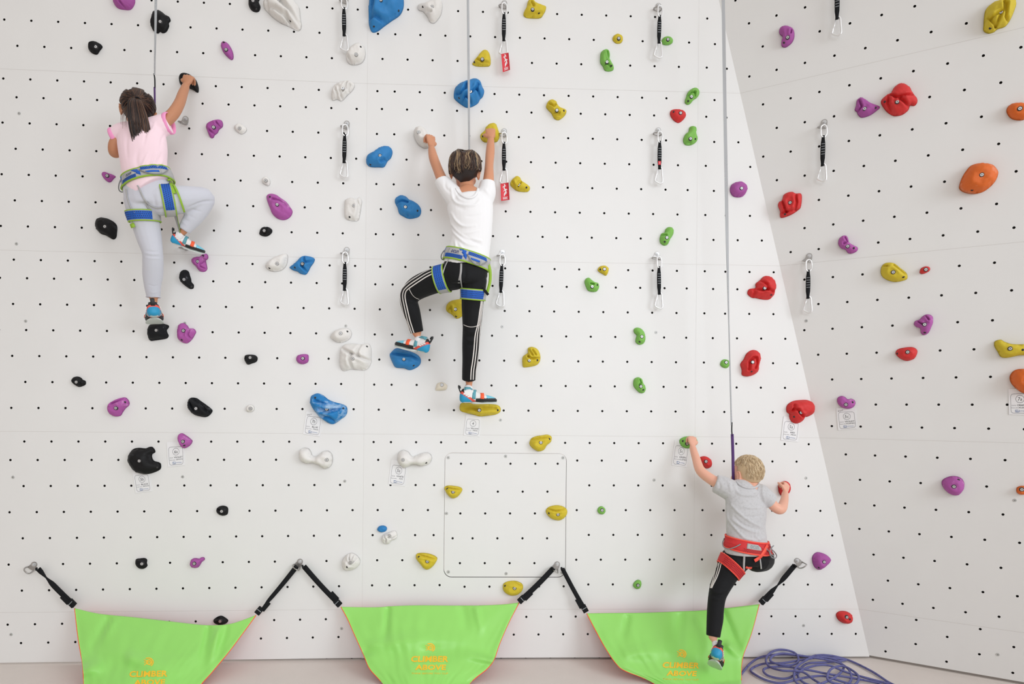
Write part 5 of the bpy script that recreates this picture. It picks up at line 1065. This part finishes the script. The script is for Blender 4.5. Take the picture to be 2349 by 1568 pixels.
    for i in range(520):
        az = math.pi+rr.uniform(-1, 1)*2.55; side = abs(math.atan2(math.sin(az), -math.cos(az))); el0 = rr.uniform(-.45, .9) if side < 1.5 else rr.uniform(-.05, 1.1)
        mid = ('a', math.pi+(az-math.pi)*.5, el0*.55+.12, .009)
        pa.append((rr.choice((0, 0, 2, 1)), [('a', az, el0, .003), ('a', math.pi+(az-math.pi)*.78, el0*.8+.05, .006), mid, tie], .0017))
    for i in range(220):
        az = rr.uniform(-1.2, 1.2); pa.append((rr.choice((0, 2, 1)), [('a', az, .95, .004), ('a', az+rr.uniform(-.1, .1), 1.35, .008), ('a', math.pi-az*.5, 1.0, .009), ('a', math.pi-az*.3, .55, .009), tie], .0017))
    strands('combed_hair', hc, M, s, pa, HAIR_BR, root, seed=2, wob=.0007)
    pt = []
    for i in range(420):
        a = rr.uniform(-1, 1); b_ = rr.uniform(-.6, 1); L_ = rr.uniform(.78, 1.04); x1 = -.018+a*.036; 
        pt.append((rr.choice((0, 0, 0, 2, 1)), [('p', a*.008, -.102, .022+b_*.006), ('p', a*.030-.002, -.122-b_*.012, -.005), ('p', a*.043+.010, -.128-b_*.016, -.07), ('p', x1*.7+a*.018+.034, -.122-b_*.02, -.145*L_), ('p', x1+rr.uniform(-.006, .006)+.058, -.112-b_*.02, -.222*L_)], .0019))
    for i in range(10): a = rr.uniform(-.06, -.035); pt.append((1, [('p', -.02, -.11, .0), ('p', a, -.118, -.06), ('p', a*1.05, -.112, rr.uniform(-.14, -.10))], .0011))
    strands('ponytail', hc, M, s, pt, HAIR_BR, root, seed=3, wob=.001)
    m = MB(); m.tube([hc+M @ V(.011*math.cos(a)+.002, -.106, .021+.010*math.sin(a)) for a in [2*math.pi*i/12 for i in range(12)]], .0035, 6, closed=True); m.build('hair_tie', M_black, root)
    # shoes
    s1, g1 = shoe(P(389.5, 556, .20), P(469, 582, .09), V(.35, -.15, 1), root, mirror=1, wide=.95)
    s2, g2 = shoe(P(354, 723, .245), P(355.5, 743, .075), V(0, -.25, 1), root, mirror=1, wide=1.35, rear=True)
    m = MB(); limb(m, [(407, 547, .185, 9.5), (411, 540, .19, 10)]); m.build('sock', M_sock, root); m = MB(); limb(m, [(354, 706, .17, 8.5), (354, 700, .165, 8.8)]); m.build('sock', M_sock, root)
    m = MB(); q = P(352, 681, .15); m.tube([q+V(.034*math.cos(a), .032*math.sin(a), 0.002*math.sin(a)) for a in [2*math.pi*i/20 for i in range(20)]], .003, 6, closed=True); m.build('legging_hem', M_legg, lg)
    # harness
    bvt = bvh_of([sh, lg]); bl = bvh_of([lg])
    cen = (P(330, 412, .288)); ax = (P(330, 392, .288)-P(337, 425, .288)); ax = V(-.20, 0, 1)
    belt, R = harness(root, bvt, cen, V(-.27, -.05, 1), .058, (M_lime, M_hblue, M_hgrey, M_ocun), [(bvh_limb(legL), P(330, 497, .275), (P(322, 455, .29)-P(334, 530, .26)), .050), (bvh_limb(legR), P(386, 460, .275), (P(364, 457, .29)-P(425, 456, .24)), .050)], -.36, .052)
    surf_ribbon('elastic_strap', bvt, [(316, 424), (323, 438), (331, 455), (345, 470), (362, 476), (374, 473)], .006, .002, M_hgrey, belt, off=.004); surf_ribbon('elastic_strap', bvt, [(317, 424), (325, 445), (334, 462), (341, 478)], .006, .002, M_hgrey, belt, off=.004)
    surf_ribbon('elastic_strap', bvt, [(291, 432), (294, 455), (302, 478), (313, 492)], .007, .002, M_hgrey, belt, off=.004)
    surf_ribbon('lime_strap_end', bvt, [(379, 411), (392, 420), (404, 438), (413, 460), (421, 483)], .010, .002, M_lime, belt, off=.014); surf_ribbon('lime_strap_end', bvt, [(390, 422), (397, 432), (399, 446)], .020, .003, M_lime, belt, off=.006)
    m = MB(); m.tube([P(303, 505, .33), P(303, 512, .33)], .0015, 6); m.box(P(304, 517, .33), V(.010, 0, .004), V(0, .001, 0), V(-.004, 0, .010)); m.build('small_tag', M_lime, belt)
girl()
# ---------------------------------------------------------------- the older boy in the middle
M_wsh = mat('white_cotton', (.86, .86, .87), .8, sheen=.3); M_trk = mat('black_tracksuit', (.006, .0065, .008), .75, sheen=.05, spec=.25); M_stripe = mat('white_stripe', (.80, .76, .73), .7)
HAIR_HL = [mat('chestnut_hair', S(78, 56, 44), .42), mat('streaked_hair', S(158, 134, 104), .42), mat('near_black_hair', S(34, 24, 22), .5)]
def boy():
    root = empty('person', P(1070, 630, .28), 'boy in a white T-shirt and black three-stripe trousers, hanging from both raised arms', 'person', 'children climbing the wall')
    rt = [(1073, 434, .26, 20, .05), (1074, 448, .27, 42, .058), (1078, 471, .28, 50, .066), (1081, 502, .285, 47, .068), (1082, 534, .285, 43.5, .066), (1077, 570, .285, 44.5, .066), (1070, 600, .285, 47, .075), (1066, 628, .29, 51, .09), (1066, 646, .29, 46, .088)]
    armL = [(1032, 446, .27, 13), (1015, 414, .25, 12.5), (1004, 388, .21, 11.3), (994.5, 362, .16, 10.8), (990, 341, .12, 8)]
    armR = [(1114, 446, .27, 13.5), (1120.5, 412, .25, 12.5), (1122, 380, .21, 10), (1124.5, 348, .16, 10.4), (1126, 322, .12, 8)]
    legL = [(1045, 634, .29, 30), (1003, 642, .27, 28.5), (962, 658, .23, 26.5), (943, 674, .20, 23), (938, 690, .19, 20), (944, 714, .18, 19.5), (951, 740, .16, 17), (956, 762, .15, 15.2)]
    legR = [(1088, 640, .29, 29), (1086, 670, .28, 27), (1083.5, 700, .26, 24.5), (1083, 730, .25, 22.5), (1082, 755, .24, 20.5), (1080, 790, .22, 19.5), (1079, 822, .20, 18.2), (1076.5, 848, .18, 16.2), (1075.5, 871, .16, 15.5)]
    hc, M = head_frame(P(1067, 392, .25), (.05, 1, .22), .03); s = 1.0
    b = MB(); trunk(b, [(a, y, d, w-3, t-.006) for a, y, d, w, t in rt]); head(b, hc, M, s); limb(b, [(1069, 412, .245, 16.5), (1071, 430, .255, 16.5), (1073, 448, .265, 20)])
    limb(b, armR); limb(b, armL); limb(b, legL+[(959, 772, .15, 11), (965, 790, .15, 11)], grow=-.010); limb(b, legR[:-1]+[(1076, 872, .16, 13), (1076, 884, .155, 11), (1073, 900, .15, 11)], grow=-.010)
    hand(b, P(989.5, 336, .11), P(988, 313, .10), (-.55, .85, .15), .92, -1); hand(b, P(1126, 318, .11), P(1125, 298, .10), (.0, 1, .1), .92, 1)
    body = b.build('body', SKIN_MD, root); finish(body, .0032, 3); face_parts(hc, M, s, body, root)
    m = MB(); trunk(m, rt[-3:]+[(1066, 654, .29, 38, .075)], grow=.003); limb(m, legL, grow=.001, ball=False); limb(m, legR, grow=.001, ball=False); tr_ = m.build('trousers', M_trk, root); finish(tr_, .005, 4)
    folds(tr_, [([(1062, 757), (1080, 762), (1098, 758)], 3, .004), ([(1062, 767), (1080, 772), (1098, 766)], 3, -.004), ([(1064, 776), (1080, 782), (1096, 778)], 3, .004), ([(1064, 787), (1080, 792), (1096, 786)], 3, -.003), ([(957, 690), (945, 680), (930, 672)], 4, -.006), ([(955, 697), (944, 692), (932, 690)], 3, .004), ([(1066, 610), (1067, 635), (1062, 655)], 4, -.005), ([(955, 730), (960, 750)], 3, .003)])
    bt = bvh_of([tr_])
    for k_ in range(3):
        o = k_*5.4
        surf_ribbon('white_stripe', bt, [(995+o*.3, 614.5+o*1.0), (975+o*.45, 623+o), (957+o*.5, 634+o), (940+o*.7, 645+o*.9), (926+o*.9, 658+o*.5), (920+o, 668+o*.2), (918.5+o, 682), (923+o, 705), (930+o, 735), (936+o*.95, 752), (941+o*.85, 767)], .0062, .0012, M_stripe, tr_, guess=.28)
        surf_ribbon('white_stripe', bt, [(1107.5-o*.25, 664), (1107-o*.35, 690), (1104.5-o*.45, 715), (1102-o*.55, 742), (1100-o*.9, 765), (1099-o, 785), (1097.5-o, 805), (1094.5-o, 830), (1091.5-o, 850), (1090.5-o, 872)], .0062, .0012, M_stripe, tr_, guess=.28)
        surf_ribbon('white_stripe', bt, [(1001+o*.3, 598+o), (1008, 597+o), (1013, 602+o)], .0055, .0012, M_stripe, tr_, off=.003)
    surf_ribbon('knee_piping', bt, [(939, 662), (945, 674), (953, 682), (962, 686)], .003, .0012, M_stripe, tr_); surf_ribbon('knee_piping', bt, [(1063, 744), (1075, 749), (1088, 749), (1101, 744)], .003, .0012, M_stripe, tr_)
    m = MB(); trunk(m, [(1074, 453, .266, 27, .052), (1075, 459, .27, 43, .064)]+rt[2:6]+[(1071, 596, .287, 49, .082), (1071, 612, .288, 47, .086)], grow=.006)
    limb(m, [(1048, 458, .275, 25), (1032, 440, .27, 22), (1015, 418, .26, 17.5), (1012, 413, .258, 16.5)], grow=.001, ball=False); limb(m, [(1104, 462, .275, 25), (1115, 444, .27, 22), (1118, 424, .26, 18), (1118.5, 417, .258, 16.5)], grow=.001, ball=False)
    sh = m.build('t_shirt', M_wsh, root); finish(sh, .005, 4)
    folds(sh, [([(1035, 432), (1039, 455), (1050, 467), (1070, 471), (1090, 470), (1100, 458)], 2.4, .008), ([(1043, 434), (1052, 455), (1068, 462), (1085, 460)], 2.2, .005), ([(1035, 488), (1048, 508), (1065, 519), (1090, 517)], 2.6, .008), ([(1036, 520), (1055, 538), (1075, 548), (1102, 559)], 3, -.006), ([(1032, 508), (1048, 530), (1070, 545), (1103, 552)], 2.4, .008),
               ([(1034, 525), (1052, 545), (1072, 560), (1095, 564)], 2.4, .008), ([(1044, 552), (1047, 570)], 2.5, .006), ([(1053, 558), (1062, 572), (1067, 580)], 2.5, .006), ([(1060, 534), (1080, 533), (1098, 528)], 2, .004), ([(1070, 496), (1085, 496), (1100, 491)], 3, -.004), ([(1112, 434), (1122, 446)], 2.5, .005), ([(1022, 408), (1022, 430), (1035, 440)], 3, -.004), ([(1050, 475), (1068, 480)], 4, -.004), ([(1068, 540), (1090, 555), (1105, 562)], 3, -.004)])
    bs = bvh_of([sh, body]); surf_ribbon('collar', bs, [(1046, 432), (1052, 441), (1062, 449), (1075, 454), (1087, 451), (1094, 442), (1097, 432)], .014, .003, M_wsh, sh, off=.002, guess=.3)
    rr = random.Random(8)
    scalp('hair', hc, M, s, lambda l: (l.y < .0 and l.z > -.078+.75*abs(l.x)) or l.z > .035, HAIR_HL[2], root, .0015)
    pa = []
    for i in range(800):
        az = rr.uniform(-1, 1)*math.pi; el = (rr.uniform(-.30, .20)+(.12 if az > 0 else -.06)) if abs(az) > 1.4 else rr.uniform(.25, .5); w = rr.uniform(-.12, .12); l1 = .010+rr.random()*.008
        pa.append(((1 if math.sin(az*9+1)+rr.uniform(-.6, .6) > .55 else rr.choice((0, 0, 2))), [('a', az*.35+.4*math.sin(az), 1.38, .010), ('a', az*.75+w, 1.0, l1), ('a', az+w*.5, .6, l1+.004), ('a', az-w, el+.12, l1), ('a', az+w*.6, el-.08, .010+rr.random()*.005)], .0019))
    strands('streaked_top_hair', hc, M, s, pa, HAIR_HL, root, seed=5, wob=.0012)
    s1, g1 = shoe(P(1055, 924, .19), P(1139, 923, .13), V(0, 0, 1), root, mirror=1); s2, g2 = shoe(P(981.5, 811, .18), P(906, 793, .11), V(.05, 0, 1), root, mirror=-1)
    m = MB(); limb(m, [(1073, 901, .165, 11.5), (1074, 893, .165, 11.6)]); m.build('sock', M_sock, root); m = MB(); limb(m, [(963, 789, .155, 11.5), (961, 781, .155, 11.8)]); m.build('sock', M_sock, root)
    bvt = bvh_of([sh, tr_])
    belt, R = harness(root, bvt, P(1070, 594, .288), V(.27, -.05, 1), .060, (M_lime, M_hblue, M_hgrey, M_ocun), [(bvh_limb(legL), P(1014, 640, .275), P(1045, 634, .29)-P(985, 650, .26), .055), (bvh_limb(legR), P(1085, 675, .28), P(1088, 640, .29)-P(1083, 710, .26), .052)], -.62, .050)
    surf_ribbon('elastic_strap', bvt, [(1031, 594), (1024, 608), (1016, 628), (1013, 648)], .007, .002, M_hgrey, belt, off=.004); surf_ribbon('elastic_strap', bvt, [(1058, 603), (1057, 625), (1052, 650)], .011, .002, M_hgrey, belt); surf_ribbon('elastic_strap', bvt, [(1059, 605), (1057, 630), (1058, 650), (1063, 663)], .006, .002, M_hgrey, belt, off=.004)
    m = MB(); m.ribbon([P(x, y, d) for x, y, d in spline([(1118, 598, .30), (1124, 620, .31), (1124, 645, .31), (1119, 665, .31), (1116, 674, .30)], 5)], V(-.2, -1, 0), .016, .002); m.build('lime_strap_end', M_lime, belt)
    m = MB(); m.ribbon([P(x, y, d) for x, y, d in ((1106, 661, .33), (1112, 666, .33), (1120, 676, .32))], V(0, -1, 0), .014, .003); m.build('webbing_end', M_black, belt)
boy()
# ---------------------------------------------------------------- the small blond boy at lower right
M_gsh = mat('heather_grey_cotton', (.56, .56, .575), .8, sheen=.3, spot=(.48, .48, .49), spot_scale=90, spot_lo=.5)
HAIR_BL = [mat('blond_hair', S(206, 182, 146), .45), mat('light_blond_hair', S(228, 208, 174), .45), mat('dark_blond_hair', S(172, 146, 112), .45)]
def small_boy():
    root = empty('person', P(1712, 1270, .29), 'small blond boy in a grey T-shirt and black trousers, head turned to the left', 'person', 'children climbing the wall')
    rt = [(1722, 1112, .25, 20, .045), (1712, 1124, .27, 38, .052), (1710, 1147, .28, 47, .06), (1712, 1177, .285, 48, .064), (1711, 1207, .285, 46, .064), (1713, 1235, .285, 47, .068), (1713, 1262, .29, 47, .08), (1712, 1284, .29, 43, .08)]
    armL = [(1656, 1113, .27, 13), (1630, 1098, .24, 12.3), (1607, 1079, .20, 11.3), (1597, 1052, .15, 9.5), (1589, 1026, .10, 7.6)]
    armR = [(1762, 1146, .27, 12), (1780, 1164, .28, 12), (1792, 1166, .27, 12), (1799, 1148, .20, 9.3), (1801, 1132, .13, 7.6)]
    legL = [(1688, 1282, .29, 33), (1674, 1303, .29, 28.5), (1662, 1326, .30, 24.5), (1652, 1346, .315, 22.5), (1645, 1368, .33, 19.5), (1641.5, 1395, .345, 18.5), (1640, 1420, .36, 18.3), (1637.5, 1443, .38, 16.5), (1636, 1459, .39, 15.5)]
    legR = [(1734, 1280, .29, 31), (1748, 1282, .23, 27), (1750, 1278, .16, 22), (1742, 1282, .12, 17), (1724, 1284, .10, 14)]
    hc, M = head_frame(P(1714, 1083, .235), (-.46, .89, .04), .02); s = .95
    b = MB(); trunk(b, [(a, y, d, w-3, t-.006) for a, y, d, w, t in rt]); head(b, hc, M, s); limb(b, [(1716, 1096, .24, 18), (1720, 1108, .25, 19), (1722, 1122, .265, 23)])
    limb(b, armR); limb(b, armL); limb(b, legL+[(1639, 1472, .40, 10), (1641, 1486, .41, 10)], grow=-.010); limb(b, legR, grow=-.010)
    hand(b, P(1589, 1022, .10), P(1588, 1004, .085), (-.08, 1, .1), .85, -1); hand(b, P(1801, 1128, .12), P(1805, 1111, .10), (-.35, .9, .1), .85, 1)
    body = b.build('body', SKIN_LT, root); finish(body, .0032, 3); face_parts(hc, M, s, body, root)
    m = MB(); trunk(m, rt[-2:]+[(1712, 1292, .29, 36, .07)], grow=.003); limb(m, legL, grow=.001, ball=False); limb(m, legR, grow=.001, ball=False); tr_ = m.build('trousers', M_trk, root); finish(tr_, .005, 4)
    folds(tr_, [([(1628, 1350), (1645, 1358), (1668, 1354)], 3, .004), ([(1628, 1362), (1645, 1366), (1664, 1362)], 3, -.005), ([(1630, 1372), (1645, 1374), (1662, 1368)], 3, .003), ([(1700, 1285), (1708, 1300)], 4, -.003)])
    bt = bvh_of([tr_])
    for k_ in range(3):
        o = k_*4.6
        surf_ribbon('white_stripe', bt, [(1655+o*.6, 1262+o*.8), (1649+o*.8, 1280+o*.5), (1643+o, 1302), (1638+o*.8, 1322), (1633+o*.5, 1338), (1630+o*.3, 1349)], .0058, .0012, M_stripe, tr_, guess=.31)
    m = MB(); trunk(m, [(1720, 1122, .262, 27, .052), (1712, 1131, .27, 41, .06)]+rt[2:6]+[(1713, 1253, .289, 51, .082), (1713, 1268, .29, 50, .088)], grow=.006)
    limb(m, [(1676, 1124, .275, 25), (1656, 1114, .27, 23), (1640, 1108, .262, 20.5)], grow=.001, ball=False); limb(m, [(1742, 1132, .275, 24), (1760, 1143, .27, 20), (1771, 1150, .27, 17)], grow=.001, ball=False)
    sh = m.build('t_shirt', M_gsh, root); finish(sh, .005, 4)
    folds(sh, [([(1684, 1110), (1693, 1130), (1712, 1136), (1735, 1133), (1740, 1115)], 2.6, .007), ([(1660, 1095), (1672, 1108), (1676, 1124)], 2.6, .006), ([(1700, 1161), (1720, 1164), (1745, 1164)], 2.6, .005), ([(1676, 1156), (1695, 1176), (1720, 1195), (1748, 1209)], 2.6, .008), ([(1668, 1160), (1672, 1190), (1690, 1215), (1710, 1234), (1742, 1240)], 2.6, .007), ([(1666, 1165), (1670, 1200), (1668, 1218)], 2.5, .005),
               ([(1678, 1190), (1695, 1202), (1715, 1214), (1740, 1222)], 3, .007), ([(1684, 1184), (1706, 1204), (1740, 1214)], 3, -.005), ([(1732, 1226), (1740, 1236), (1752, 1234)], 2.5, .006), ([(1700, 1185), (1725, 1184), (1748, 1182)], 2, -.004), ([(1750, 1112), (1750, 1135), (1756, 1155)], 2.4, .004), ([(1646, 1098), (1652, 1116), (1646, 1126)], 2.4, -.004)])
    bs = bvh_of([sh, body]); surf_ribbon('collar', bs, [(1690, 1104), (1696, 1111), (1708, 1117), (1722, 1119), (1735, 1116), (1741, 1109)], .011, .003, M_gsh, sh, off=.002, guess=.3)
    rr = random.Random(12)
    scalp('hair', hc, M, s, lambda l: (l.y < -.012 and l.z > -.050) or l.z > .030+.25*max(0, l.y) or (abs(l.x) > .03 and l.y < .012 and l.z > -.002), HAIR_BL[0], root, .003)
    pa = []
    for i in range(1500):
        az = rr.uniform(-1, 1)*math.pi; el = rr.uniform(-.5, 1.3)
        if abs(az) < 1.75 and el < .35: continue
        if abs(az) < 2.1 and el < .28: continue
        w = rr.uniform(-.08, .08); pa.append((rr.choice((0, 0, 1, 2)), [('a', az*.97, min(1.45, el+.32), .003), ('a', az+w, el+.12, .0055), ('a', az+w*1.6, el-.06, .0045)], .0014))
    strands('short_hair', hc, M, s, pa, HAIR_BL, root, seed=6, wob=.0012)
    s1, g1 = shoe(P(1641, 1506, .47), P(1640.5, 1532, .33), V(0, -.42, 1), root, mirror=1, wide=1.2, rear=True); m = MB(); limb(m, [(1640, 1479, .41, 6.5), (1640, 1473, .405, 6.5)]); m.build('sock', M_sock, root)
    s2, g2 = shoe(P(1726, 1290, .16), P(1722, 1291, .03), V(0, 0, 1), root, mirror=1, wide=.9, rear=True)
    bvt = bvh_of([sh, tr_])
    belt, R = harness(root, bvt, P(1712, 1247, .288), V(.16, -.03, 1), .058, (M_coral, M_hred, M_hred, M_gl), [(bvh_limb(legL), P(1676, 1300, .29), P(1688, 1275, .29)-P(1662, 1326, .30)+V(.05, 0, 0), .045)], .04, .056)
    m = MB(); q = [R.pt(1.25+.5*math.sin(a), .002+.03*math.cos(a)-.012, .028) for a in [2*math.pi*i/20 for i in range(20)]]; m.tube(q, .003, 7, closed=True); m.build('side_gear_loop', M_gl, belt)
    surf_ribbon('elastic_strap', bvt, [(1707, 1262), (1707, 1280), (1706, 1296), (1706, 1309)], .011, .002, M_hgrey, belt); surf_ribbon('elastic_strap', bvt, [(1742, 1262), (1743, 1280), (1745, 1296), (1746, 1304)], .008, .002, M_hgrey, belt)
    surf_ribbon('coral_strap', bvt, [(1757, 1250), (1748, 1266), (1738, 1278), (1728, 1285)], .018, .003, M_coral, belt, off=.010); m = MB(); m.tube([P(1712, 1298, .36), P(1722, 1300, .34), P(1730, 1297, .30), P(1733, 1292, .25)], (.012, .004), 10); m.build('leg_loop_edge', M_coral, belt)
small_boy()
